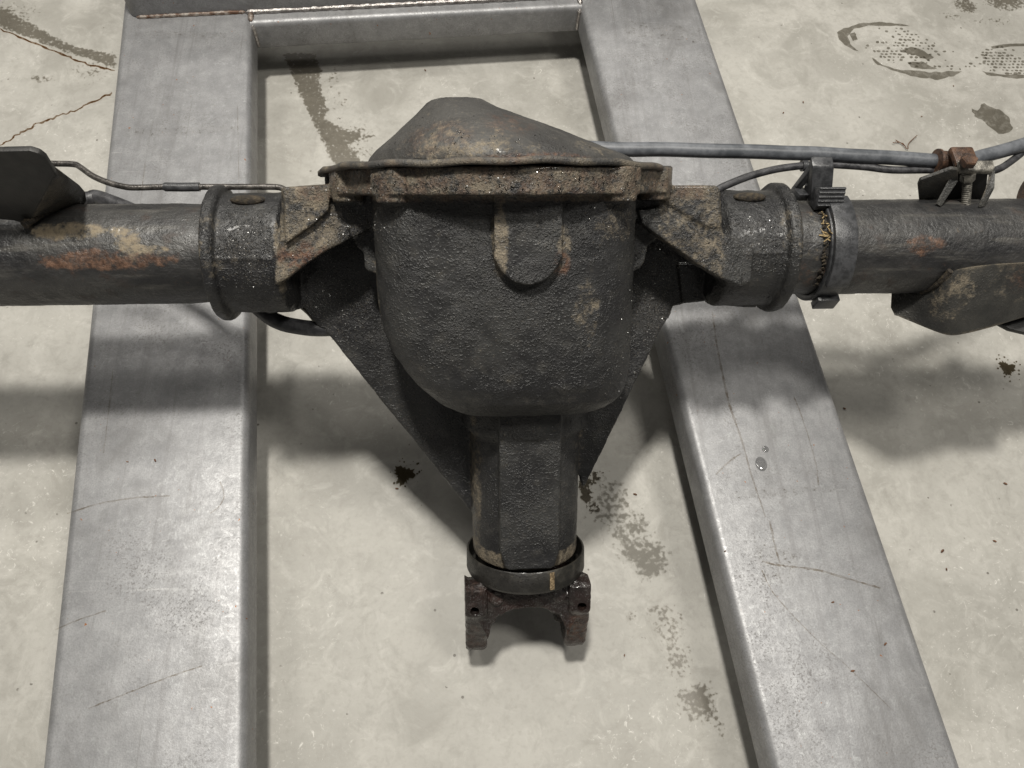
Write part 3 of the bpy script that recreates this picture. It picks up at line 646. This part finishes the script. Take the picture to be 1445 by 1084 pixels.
# --- plastic strap clip round the right tube
def arc_band(x0, x1, r0, r1, t0, t1, n=40, skew=0.0):
    rings = []
    for i in range(n + 1):
        t = R(t0 + (t1 - t0) * i / n); dx = skew * i / n
        rings.append([(X + dx, -r * math.cos(t), AZ + r * math.sin(t)) for X, r in ((x0, r0), (x1, r0), (x1, r1), (x0, r1))])
    return MB().loft(rings)
clip = arc_band(.3225, .3465, .0512, .0575, -60, 300, 80).build('clip_band', M['plastic'], axle, bevel=.0008, angle=35)
arc_band(.3240, .3475, .0576, .0632, 14, 112, 44).build('strap_tail', M['plastic'], clip, bevel=.0007, angle=35)
MB().box(.3255, .3495, -.0625, -.054, AZ - .026, AZ - .008).build('clip_tab', M['plastic'], clip, bevel=.001)
def lean(x, y, z): return (x, y, AZ + z)
MB().loft([[lean(X + sx, y, z) for y, z, sx in ((.020, .046, .006), (.040, .084, -.003), (.052, .086, -.003), (.046, .040, .006))] for X in (.3060, .3290)]).build('clip_riser', M['plastic'], clip, bevel=.002)
ls = MB().loft([[lean(X, y, z) for y, z in ((.010, .052), (.010, .060), (.022, .074), (.030, .064), (.024, .046))] for X in (.3110, .3390)]).build('latch', M['plastic'], clip, bevel=.001)
for k in range(5):
    f = k / 4; y, z = .0098 + .011 * f, .0590 + .0130 * f
    MB().tube([lean(.3115, y, z + .001), lean(.3385, y, z + .001)], .0010, 8).build('ridge', M['plastic'], ls)
MB().loft([[lean(X, y, z) for X, y, z in ((.3115, .040, .080), (.3115, .046, .080), (.307, .052, .038), (.307, .044, .036))], [lean(X, y, z) for X, y, z in ((.3055, .044, .080), (.3055, .050, .080), (.302, .052, .038), (.302, .046, .036))]]).build('clip_brace', M['plastic'], clip, bevel=.0008)
MB().loft([[lean(X, y, z) for y, z in ((.030, .042), (.030, .052), (.050, .042), (.050, .030))] for X in (.3005, .312)]).build('clip_foot', M['plastic'], clip, bevel=.001)
gr = MB()
for i in range(60):
    t = R(5 + 95 * i / 60 + random.uniform(-2, 2)); r = .0505 + random.random() * .0022; X = .3205 - random.random() * .004
    w_ = random.uniform(.0008, .0018)
    gr.tube([(X - w_, -r * math.cos(t), AZ + r * math.sin(t)), (X + w_ * .6, -(r + .001) * math.cos(t + .03), AZ + (r + .001) * math.sin(t + .03))], [w_ * .5, w_], 6)
tag(gr.build('packed_grime', M['grime'], clip), kind='stuff')
sw = MB()
for i in range(16):
    t = R(random.uniform(60, 92)); r = .0525; X = .3200 + random.uniform(-.005, .004)
    p = Vector((X, -r * math.cos(t), AZ + r * math.sin(t))); d = Vector((random.uniform(-.6, .6), random.uniform(-.9, .3), random.uniform(0, .5))).normalized() * random.uniform(.006, .014)
    sw.tube([p - d * .5, p + d * .5 + Vector((0, 0, .002))], [.0006, .0004], 5)
tag(sw.build('straw_tuft', M['straw'], clip), 'dry straw stuck behind the black strap', kind='stuff')

# --- hose bracket with clamp and bolt
TB = .086
hb = plate('hose_bracket', [(0.4416,0.0360,0.3843),(0.4266,0.0360,0.4087),(0.4246,0.0360,0.4166),(0.4323,0.0360,0.4220),(0.4483,0.0360,0.4338),(0.4565,0.0360,0.4327),(0.4670,0.0360,0.4152),(0.4684,0.0360,0.3970),(0.4756,0.0360,0.3682),(0.4609,0.0360,0.3684)], (0, 1, .2), .004, M['bracket'])
plate('bracket_flange', [(0.4635,0.0453,0.4220), (0.4663,0.0353,0.4160), (0.4510,0.0150,0.4000), (0.4479,0.0178,0.4000), (0.4583,0.0356,0.4180)], (-.8, .5, .3), .003, M['bracket'], hb)
plate('bracket_side', [(0.4980,0.0434,0.4240), (0.5020,0.0423,0.4220), (0.4990,0.0240,0.4160), (0.4958,0.0137,0.4000), (0.4895,0.0137,0.4000), (0.4948,0.0284,0.4140)], (.8, .3, .3), .004, M['bracket'], hb)
plate('bracket_back', [(0.4607,0.0440,0.4169),(0.5013,0.0440,0.4167),(0.5326,0.0440,0.3624),(0.4757,0.0440,0.3580)], (0, 1, .1), .003, M['black'], hb)
plate('bracket_top', [(0.4609,0.0485,0.4280), (0.4986,0.0484,0.4280), (0.4987,0.0399,0.4270), (0.4977,0.0378,0.4240), (0.4623,0.0379,0.4240)], (0, .1, 1), .0045, M['zinc'], hb)
cl = MB().tube(smooth_path([(0.4580,0.0700,0.4080),(0.4720,0.0690,0.4080),(0.4913,0.0699,0.4080)], 6), .0108, 24).build('hose_clamp', M['rustclamp'], axle, angle=50)
MB().tube([(0.4572,0.0700,0.4080),(0.4596,0.0700,0.4080)], .0125, 24).build('clamp_rim', M['rustclamp'], cl, angle=50)
MB().box(.462, .487, .048, .072, AZ + .071, AZ + .078).build('clamp_strap', M['rustclamp'], cl, bevel=.002)
def hexbolt(p, d, r, h, name, mat, par):
    d = Vector(d).normalized(); u = d.orthogonal().normalized(); w = d.cross(u); p = Vector(p)
    return MB().loft([[p + d * k + (u * math.cos(R(60 * i + 10)) + w * math.sin(R(60 * i + 10))) * rr for i in range(6)] for k, rr in ((0, r), (h * .8, r), (h, r * .88))]).build(name, mat, par, angle=30)
bt = Vector((0.4656,0.0424,0.4360))
bo = hexbolt(bt, (0, 0, 1), .0085, .0075, 'bolt_head', M['rustclamp'], cl)
pb = Vector((0.4748,0.0396,0.4220))
bd = (Vector((0.4828,0.0257,0.3980)) - pb).normalized()
hexbolt(pb, bd, .0072, .008, 'nut', M['zinc'], cl)
pts = [pb + bd * (.006 + .0011 * i) for i in range(26)]
MB().tube(pts, [.0043 + (.0005 if i % 2 else 0) for i in range(26)], 14).build('bolt_thread', M['zinc'], cl)

# --- shock mount below the right tube
sv = [(0.4532,-0.0368,0.3300), (0.4333,-0.0318,0.3050), (0.4308,-0.0474,0.3000), (0.4325,-0.0568,0.3000), (0.4561,-0.0747,0.3050), (0.4765,-0.0905,0.3100), (0.4549,-0.0760,0.3380), (0.4530,-0.0573,0.3620), (0.4572,-0.0484,0.3740),
      (0.4887,-0.0924,0.3130), (0.5286,-0.0842,0.3160), (0.5682,-0.0726,0.3180), (0.6357,-0.0548,0.3200), (0.4862,-0.0445,0.3780), (0.5360,-0.0429,0.3800), (0.5957,-0.0411,0.3800), (0.4877,-0.0738,0.3480), (0.5283,-0.0669,0.3500), (0.5969,-0.0545,0.3500), (0.4537,-0.0447,0.3480)]
sf = [(0, 1, 2, 3, 4, 6, 19), (4, 5, 6), (19, 6, 7), (7, 6, 16, 8), (6, 5, 9, 16), (16, 9, 10, 17), (17, 10, 11, 18), (18, 11, 12), (8, 16, 17, 13), (13, 17, 18, 14), (14, 18, 12, 15)]
me = bpy.data.meshes.new('shock'); me.from_pydata(sv, [], sf); bm = bmesh.new(); bm.from_mesh(me); bmesh.ops.recalc_face_normals(bm, faces=bm.faces)
if sum(f.normal.z for f in bm.faces) < 0: bmesh.ops.reverse_faces(bm, faces=bm.faces)
bm.to_mesh(me); bm.free()
so = bpy.data.objects.new('tmp', me); col.objects.link(so)
sd = so.modifiers.new('a', 'SUBSURF'); sd.subdivision_type = 'CATMULL_CLARK'; sd.levels = 3; sd.render_levels = 3; sd.boundary_smooth = 'PRESERVE_CORNERS'
so2 = so.modifiers.new('b', 'SOLIDIFY'); so2.thickness = .006; so2.offset = -1
dg = bpy.context.evaluated_depsgraph_get(); dg.update(); sm_ = bpy.data.meshes.new_from_object(so.evaluated_get(dg)); bpy.data.objects.remove(so)
Pw = coords(sm_)
paint(sm_, dust=np.clip(blob(Pw, (0.4652,-0.0658,0.3500), (.03, .045, .05)) * .6 + blob(Pw, (0.5256,-0.0554,0.3600), (.06, .03, .05)) * .4, 0, 1), rust=blob(Pw, (0.5424,-0.0443,0.3700), (.02, .03, .03)) * .4, wet=blob(Pw, (0.4526,-0.0775,0.3100), (.05, .03, .03)) * .4)
shock = link('shock_mount', sm_, M['bracket'], axle, angle=50)
wp = smooth_path([(0.4491,-0.0472,0.3320), (0.4522,-0.0514,0.3500), (0.4535,-0.0515,0.3640), (0.4558,-0.0489,0.3760)], 8)
MB().tube(wp, [.0026 + .0006 * random.random() for _ in wp], 10).build('weld_bead', M['grime'], shock)
plate('lower_plate', [(0.5548,-0.0663,0.2950),(0.5662,-0.0749,0.2950),(0.5853,-0.0807,0.2950),(0.6357,-0.0817,0.2950),(0.6498,-0.0445,0.2950),(0.5878,-0.0491,0.2950)], (0, 0, -1), .006, M['black'], shock)
lug = MB().loft([[(.577 + d, .040 + .030 * math.cos(t), AZ + .030 + .030 * math.sin(t)) for t in (2 * math.pi * k / 32 for k in range(32))] for d in (0, .02)]); lug.build('end_lug', M['rustclamp'], axle, bevel=.002)

# --- water droplets clinging to the casting
def droplets(name, src, regions, parent):
    dg = bpy.context.evaluated_depsgraph_get(); bvh = BVHTree.FromObject(src, dg)
    bm = bmesh.new(); bmesh.ops.create_icosphere(bm, subdivisions=1, radius=1); sv = [v.co.copy() for v in bm.verts]; sf = [tuple(v.index for v in f.verts) for f in bm.faces]; bm.free()
    mb = MB()
    for c, r, n, rmin, rmax in regions:
        for _ in range(n):
            q = Vector((c[0] + random.uniform(-1, 1) * r[0], c[1] + random.uniform(-1, 1) * r[1], c[2])); o_ = Vector(D(q.x, q.y, .3)); d_ = Vector(D(q.x, q.y, 0)) - o_
            h, nn, i, _d = bvh.ray_cast(o_, d_.normalized())
            if h is None: continue
            s = rmin + (rmax - rmin) * random.random() ** 2.5; u = nn.orthogonal().normalized(); w = nn.cross(u)
            mb.add([h + u * v.x * s + w * v.y * s * .9 + nn * v.z * s * .55 for v in sv], sf)
    return tag(mb.build(name, M['water'], parent), kind='stuff')
def flakes(name, src, regions, parent):  # wet grit added as tilted flat facets, shaped to catch glints
    dg = bpy.context.evaluated_depsgraph_get(); bvh = BVHTree.FromObject(src, dg); mb = MB()
    for c, r, n, rmin, rmax in regions:
        for _ in range(int(n * 1.8)):
            x_, a_ = c[0] + rng.normal() * r[0] * .5, c[1] + rng.normal() * r[1] * .5
            o_ = Vector(D(x_, a_, .3)); d_ = Vector(D(x_, a_, 0)) - o_
            h, nn, i, _d = bvh.ray_cast(o_, d_.normalized())
            if h is None: continue
            u = nn.orthogonal().normalized(); w = nn.cross(u)
            nn = (nn + u * rng.normal() * .33 + w * rng.normal() * .33).normalized(); u = nn.orthogonal().normalized(); w = nn.cross(u)
            s = (rmin + (rmax - rmin) * random.random() ** 2) * .8; k = 6; ph = random.random() * 6
            top = [h + nn * s * .35 + (u * math.cos(ph + 2 * math.pi * j / k) + w * math.sin(ph + 2 * math.pi * j / k)) * s for j in range(k)]
            bot = [p - nn * s * .9 + (p - h) * .25 for p in top]
            mb.add(top + bot, [tuple(range(k))] + [(j, j + k, (j + 1) % k + k, (j + 1) % k) for j in range(k)])
    return tag(mb.build(name, M['glintgrit'], parent, smooth=False), kind='stuff')
flakes('glint_grit', housing, [((.16, .04, 0), (.045, .06, 0), 900, .0004, .0009), ((.115, .13, 0), (.03, .06, 0), 250, .0004, .0008), ((-.19, .05, 0), (.05, .06, 0), 600, .0004, .0008), ((-.12, .17, 0), (.06, .08, 0), 350, .0004, .0007),
       ((-.155, -.035, 0), (.035, .025, 0), 350, .0005, .0010), ((-.14, -.07, 0), (.06, .018, 0), 110, .0005, .0010), ((.02, -.07, 0), (.16, .018, 0), 130, .0005, .0010), ((.12, -.065, 0), (.03, .02, 0), 60, .0005, .0010), ((.25, -.01, 0), (.03, .03, 0), 130, .0004, .0007),
       ((-.262, -.01, 0), (.03, .04, 0), 260, .0004, .0008), ((.09, -.04, 0), (.03, .02, 0), 120, .0005, .0010)], axle)
droplets('water_droplet_scatter', housing, [((-.155, -.03, 0), (.03, .025, 0), 130, .0006, .0014), ((-.13, -.07, 0), (.05, .012, 0), 120, .0007, .0018), ((.0, -.07, 0), (.12, .012, 0), 150, .0007, .0021),
         ((.16, .04, 0), (.04, .06, 0), 420, .0005, .0012), ((.13, .1, 0), (.03, .06, 0), 120, .0005, .0010), ((-.18, .06, 0), (.05, .07, 0), 200, .0004, .0010), ((.25, -.01, 0), (.025, .03, 0), 90, .0005, .0010), ((-.26, -.01, 0), (.025, .03, 0), 70, .0005, .0010), ((.1, -.04, 0), (.04, .03, 0), 60, .0004, .0012), ((-.06, .2, 0), (.04, .08, 0), 40, .0003, .0007)], axle)
droplets('water_droplet_scatter', cover, [((-.02, -.10, 0), (.1, .012, 0), 50, .0005, .0014), ((-.05, -.12, 0), (.05, .02, 0), 25, .0004, .0010)], axle)

# ------------------------------------------------------------------ marks on the frame beams
ZT = .1206
def bmark(name, film, mat): o = film.build(name, mat, frame); o.location = -frame_off; return o
for pts, w in (([(-0.5210,-0.2036),(-0.4866,-0.1927),(-0.4468,-0.1871),(-0.4060,-0.1858)], .0016), ([(-0.5086,-0.3354),(-0.4863,-0.3257),(-0.4574,-0.3169)], .0014), ([(-0.4584,-0.4177),(-0.4205,-0.4041),(-0.3781,-0.3895),(-0.3455,-0.3801)], .0012), ([(-0.3570,-0.2092),(-0.3473,-0.2009),(-0.3429,-0.1879),(-0.3490,-0.1700)], .0013),
               ([(-0.5003,-0.0135),(-0.4941,-0.1015),(-0.4927,-0.1294)], .0010), ([(0.3174,-0.2411),(0.3175,-0.2674),(0.3193,-0.2932)], .0022), ([(0.2982,-0.2899),(0.3188,-0.2957),(0.3610,-0.3024),(0.4016,-0.3157),(0.4354,-0.3270)], .0022),
               ([(0.2961,-0.3007),(0.3041,-0.3259),(0.3238,-0.3551),(0.3504,-0.3877)], (.0014, .0008)), ([(0.3504,-0.3877),(0.3772,-0.4157),(0.4152,-0.4605)], .0008), ([(0.3826,-0.0756),(0.3875,-0.1063),(0.3916,-0.1652),(0.3888,-0.1981)], .0013), ([(0.2939,0.0564),(0.2917,0.0007),(0.2925,-0.0527),(0.2940,-0.0887)], (.0020, .0030)),
               ([(0.2940,-0.0887),(0.3011,-0.1336),(0.3053,-0.1815),(0.3129,-0.2365)], (.0030, .0012)), ([(0.2967,-0.1528),(0.2759,-0.1665),(0.2600,-0.1800)], .002), ([(-0.5112,0.3236),(-0.5037,0.2089),(-0.4921,0.1036)], .001), ([(-0.3902,0.4350),(-0.3667,0.2324)], .0008)):
    bmark('scratch', Film(ZT).stroke(pts, w), M['scratch'])
for pts in ([(-0.5551,0.3891),(-0.4850,0.3905),(-0.4229,0.3948),(-0.3827,0.3920),(-0.3813,0.3780),(-0.4215,0.3822),(-0.4829,0.3752),(-0.5524,0.3724)], [(0.2738,-0.2054),(0.3379,-0.2011),(0.4119,-0.1979),(0.4193,-0.2055),(0.3361,-0.2102),(0.2724,-0.2136)], [(-0.5740,0.5943),(-0.5132,0.5967),(-0.4233,0.5946),(-0.4219,0.5817),(-0.5110,0.5806),(-0.5722,0.5831)], [(0.2931,-0.2709),(0.3490,-0.2772),(0.3306,-0.3229),(0.2980,-0.3133)], [(0.2335,0.6302),(0.3663,0.6149),(0.3549,0.5809),(0.2297,0.5962)], [(0.3244,0.2771),(0.3933,0.2931),(0.3958,0.2712),(0.3268,0.2582)]):
    bmark('smudge', Film(ZT + .0003).poly(pts, .003), M['smudge'])
def drop(name, p, r, asp=1.0):
    mb = MB(); k = 20
    mb.loft([[(p[0] + rr * r * math.cos(t), p[1] + rr * r * asp * math.sin(t), .1202 + h * r) for t in (2 * math.pi * j / k for j in range(k))] for rr, h in ((1, 0), (.93, .09), (.75, .16), (.45, .21), (.12, .23))])
    return mb.build(name, M['dropfilm'])
tag(drop('water_drop', (0.3207,-0.1678), .0075, 1.3), 'larger oval clear water drop on the bare right-hand steel beam', 'water drop', 'water drops on the beam')
tag(drop('water_drop', (0.3301,-0.1480), .0045), 'smaller round clear water drop beside the larger one on the steel beam', 'water drop', 'water drops on the beam')

# ------------------------------------------------------------------ stains, cracks and litter on the floor
splash('wet_streak', 'long dark wet streak on the floor running from cross tube toward the differential cover',
       [(-0.3704,0.6866),(-0.3067,0.6837),(-0.2930,0.6447),(-0.2950,0.6135),(-0.2766,0.5478),(-0.2804,0.5265),(-0.2503,0.5070),(-0.2232,0.4974),(-0.2119,0.4862),(-0.2364,0.4641),(-0.2138,0.4345),(-0.2059,0.4100),(-0.2264,0.3920),(-0.2523,0.3951),(-0.2833,0.4704),(-0.3084,0.5280),(-0.3331,0.5877),(-0.3517,0.6390)],
       [(*(-0.2726,0.6153), .02, .06, .62), (*(-0.2242,0.4910), .05, .03, .72), (*(-0.2287,0.4516), .04, .03, .7), (*(-0.2574,0.5562), .02, .05, .6)], M['splash'])
splash('wet_streak', 'dark damp band on the floor ending at the outer side of the left beam top',
       [(-0.9702,0.8373),(-0.8864,0.8009),(-0.8311,0.7645),(-0.7841,0.7287),(-0.7352,0.6988),(-0.6579,0.6784),(-0.6492,0.6402),(-0.7111,0.6674),(-0.7530,0.6827),(-0.8050,0.7105),(-0.8731,0.7420),(-0.9554,0.7775)],
       [(*(-0.6937,0.6381), .06, .04, .62), (*(-0.7737,0.6172), .035, .016, .7), (*(-0.8566,0.7790), .08, .05, .6)], M['splash'])
f3 = Film(.0007); f3.stroke([(-0.9273,0.7632),(-0.8723,0.7384),(-0.7763,0.6895),(-0.7156,0.6586),(-0.6549,0.6384)], .0035, .004)
tag(f3.build('floor_crack', M['crackfilm']), 'brown hairline crack along the damp band on the floor', 'crack')
f4 = Film(.0007); f4.stroke([(-0.8503,0.4423),(-0.8114,0.4679),(-0.7905,0.4863),(-0.7617,0.5129),(-0.7328,0.5304),(-0.6959,0.5514),(-0.6510,0.5861)], .0032, .006)
tag(f4.build('floor_crack', M['crackfilm']), 'brown hairline crack in dry concrete above the spring bracket', 'crack')
# footprint
f5 = Film(.0008)
f5.poly([(0.6903,0.7511),(0.7060,0.7631),(0.7407,0.7754),(0.7828,0.7819),(0.8249,0.7765),(0.8437,0.7708),(0.8087,0.7704),(0.7585,0.7716),(0.7271,0.7614),(0.7090,0.7397),(0.7100,0.7204),(0.7218,0.6996),(0.7138,0.7014),(0.6977,0.7164),(0.6900,0.7317)], .002)
f5.poly([(0.7429,0.6828),(0.7591,0.6642),(0.7907,0.6515),(0.8454,0.6464),(0.9138,0.6488),(0.8920,0.6375),(0.8681,0.6282),(0.8266,0.6297),(0.7785,0.6477),(0.7493,0.6642)], .003)
f5.poly([(0.8046,0.7023),(0.8293,0.7141),(0.8475,0.7028),(0.8659,0.6877),(0.8541,0.6763),(0.8363,0.6837)], .004); f5.poly([(0.8105,0.6721),(0.8393,0.6743),(0.8651,0.6558),(0.8470,0.6520),(0.8153,0.6591)], .003)
f5.poly([(0.7137,0.7475),(0.7261,0.7516),(0.7270,0.7322),(0.7161,0.7282)], .001)
FOOT = [(0.7257,0.7555),(0.7792,0.7680),(0.8424,0.7609),(0.8697,0.7300),(0.9133,0.7073),(0.9474,0.6923),(0.9819,0.6965),(0.9683,0.6548),(0.8758,0.6540),(0.8209,0.6592),(0.7691,0.6755),(0.7284,0.7091)]
HEEL = [(0.9699,0.7040),(1.0260,0.7201),(1.0980,0.7170),(1.1250,0.6711),(1.0719,0.6444),(1.0120,0.6365),(0.9611,0.6547)]
for poly, keep in ((FOOT, .72), (HEEL, .85)):
    xs = [p[0] for p in poly]; ys = [p[1] for p in poly]; yy = min(ys); row = 0
    while yy < max(ys):
        xx = min(xs) + (row % 2) * .0045
        while xx < max(xs):
            q = (xx + random.uniform(-.001, .001), yy + random.uniform(-.001, .001))
            if inside(q, poly) and random.random() < keep * (.45 + 1.1 * noise.noise(Vector((q[0] * 14, q[1] * 14, 0))) + .25): f5.dot(q[0], q[1], random.uniform(.0016, .0034), 7, random.uniform(1, 1.4))
            xx += .0088
        yy += .0078; row += 1
f5.poly([(0.9926,0.7158),(1.0346,0.7241),(1.0861,0.7246),(1.0840,0.7188),(1.0320,0.7163),(0.9936,0.7100)], .001); f5.poly([(0.9528,0.6509),(0.9723,0.6455),(0.9990,0.6401),(1.0562,0.6405),(1.0529,0.6312),(0.9965,0.6327),(0.9591,0.6398)], .002)
tag(f5.build('wet_footprint', M['wetfilm']), 'wet boot print with dotted tread pattern on the concrete floor', 'footprint')
f6 = Film(.0008).poly([(0.9013,0.5513),(0.9126,0.5479),(0.9294,0.5655),(0.9431,0.5567),(0.9590,0.5462),(0.9645,0.5340),(0.9653,0.5082),(0.9552,0.4945),(0.9362,0.4945),(0.9216,0.5081),(0.9108,0.5253),(0.8977,0.5356)], .004)
tag(f6.build('wet_spot', M['wetfilm']), 'solid grey wet patch on the floor below the boot print', 'stain')
splash('wet_spot', 'scattered wet splashes on the floor above the boot print', [], [(*(0.9766,0.8315), .03, .03, 1.0), (*(1.0670,0.8413), .06, .03, 1.0), (*(1.1424,0.8405), .06, .03, .95), (*(0.9337,0.7981), .05, .02, .6), (*(1.0190,0.7873), .09, .02, .58)], M['splash'])
def splat(px, r, lab):
    f = Film(.001); pts = []
    for k in range(40):
        t = 2 * math.pi * k / 40; rr = r * (1 + .25 * math.sin(3 * t + 1) + random.uniform(-.22, .25)); pts.append((px[0] + rr * math.cos(t), px[1] + rr * math.sin(t)))
    f.poly(pts, 0)
    for _ in range(16):
        t = random.random() * 7; d = r * random.uniform(1.3, 2.2); f.dot(px[0] + d * math.cos(t), px[1] + d * math.sin(t), random.uniform(.0005, .0018), 7)
    return tag(f.build('oil_splat', M['oilfilm']), lab, 'oil spot', 'oil spots on the floor')
splat((-0.1383,-0.1271), .0125, 'dark brown oil splat on the floor beside the triangular web of the housing')
splat((0.7895,0.0169), .0110, 'dark oil splat on the floor under the shock mount')
splash('splash_stain', 'mottled damp splash on the floor next to the pinion snout', [], [(*(0.1469,-0.1824), .045, .055, .80), (*(0.1663,-0.2130), .045, .05, .85), (*(0.1902,-0.2575), .036, .032, 1.1), (*(0.1732,-0.2377), .04, .045, .9), (*(0.1376,-0.1565), .03, .03, .62)], M['splashsoft'])
splash('splash_stain', 'trail of small dark oily splashes on the floor beside the right beam', [], [(*(0.1959,-0.3246), .03, .012, .82), (*(0.2072,-0.3456), .034, .034, .74), (*(0.2109,-0.3850), .030, .04, .76), (*(0.2313,-0.4322), .036, .022, 1.0), (*(0.2339,-0.4447), .03, .022, .95), (*(0.2531,-0.4650), .012, .02, .68), (*(0.1602,-0.3321), .015, .01, .8)], M['splash'])
splash('oil_drip', 'dark oil drips on the floor beside the snout near the housing web', [], [(*(0.1137,-0.1558), .012, .03, .95), (*(0.1274,-0.1375), .018, .022, .62), (*(0.1202,-0.1815), .016, .014, .7)], M['splashdark'], .0012)
# bits of bark and a twig
def chip(p, z, ln, lab):
    bm = bmesh.new(); bmesh.ops.create_icosphere(bm, subdivisions=2, radius=1)
    an = random.random() * 3
    for v in bm.verts:
        v.co *= 1 + .35 * noise.noise(v.co * 1.7 + Vector((p[0] * 9, p[1] * 9, 0)))
        X, Yy, Z = v.co.x * ln, v.co.y * ln * .45, v.co.z * ln * .25
        v.co = Vector((p[0] + X * math.cos(an) - Yy * math.sin(an), p[1] + X * math.sin(an) + Yy * math.cos(an), z + ln * .2 + Z))
    me = bpy.data.meshes.new('bark_chip'); bm.to_mesh(me); bm.free()
    return tag(link('bark_chip', me, M['bark']), lab, 'bark chip', 'bark chips')
CH = 'tiny brown bark chip on the floor '
for p, where in zip([(0.5996,-0.2863),(0.6010,-0.2611),(0.7237,-0.1680),(0.6805,-0.2501),(0.5136,-0.0443),(0.1439,-0.3778),(0.1826,-0.1662),(0.8836,0.6100),(0.5397,0.5417),(0.5825,0.5677),(-0.0281,0.7723),(-0.1085,0.6427),(0.7991,0.5337),(-0.1478,-0.1473)],
                    ('right of the frame, larger of two', 'right of the frame, smaller of two', 'below the shock mount, long and dark', 'outside the right beam, pale and alone', 'touching the right beam',
                     'between the pinion yoke and the right beam', 'among the damp splashes by the snout', 'just below the boot print', 'near right beam behind hose', 'behind hose by cable clip',
                     'right in front of the cross tube', 'between cross tube and differential cover', 'behind the brake hose near the twig', 'beside the oil splat under the web')):
    chip(p, .001, random.uniform(.0014, .0034), CH + where)
CB = 'tiny brown bark chip on top of the '
for p, where in zip([(0.4248,-0.3901),(0.3793,-0.4173),(0.2554,-0.2763),(-0.4623,-0.1412),(-0.4299,-0.1404),(0.3739,-0.3410)], ('right beam below the curved scratch, larger one', 'right beam below the curved scratch, smaller one', 'right beam at its inner edge', 'left beam, outer one of a pair', 'left beam, inner one of a pair', 'right beam just under the long curved scratch')):
    chip(p, .1202, random.uniform(.0014, .0032), CB + where)
tw = MB()
for pts in ([(0.7317,0.4744),(0.7427,0.4661),(0.7483,0.4530),(0.7528,0.4645),(0.7622,0.4744),(0.7743,0.4844)], [(0.7246,0.4678),(0.7383,0.4695),(0.7461,0.4595)]):
    tw.tube([(q.x, q.y, .003 + .002 * random.random()) for q in smooth_path([(x_, y_, 0) for x_, y_ in pts], 4)], .0007, 6)
tag(tw.build('twig', M['bark']), 'thin curled brown twig on the floor behind the brake hose', 'twig')
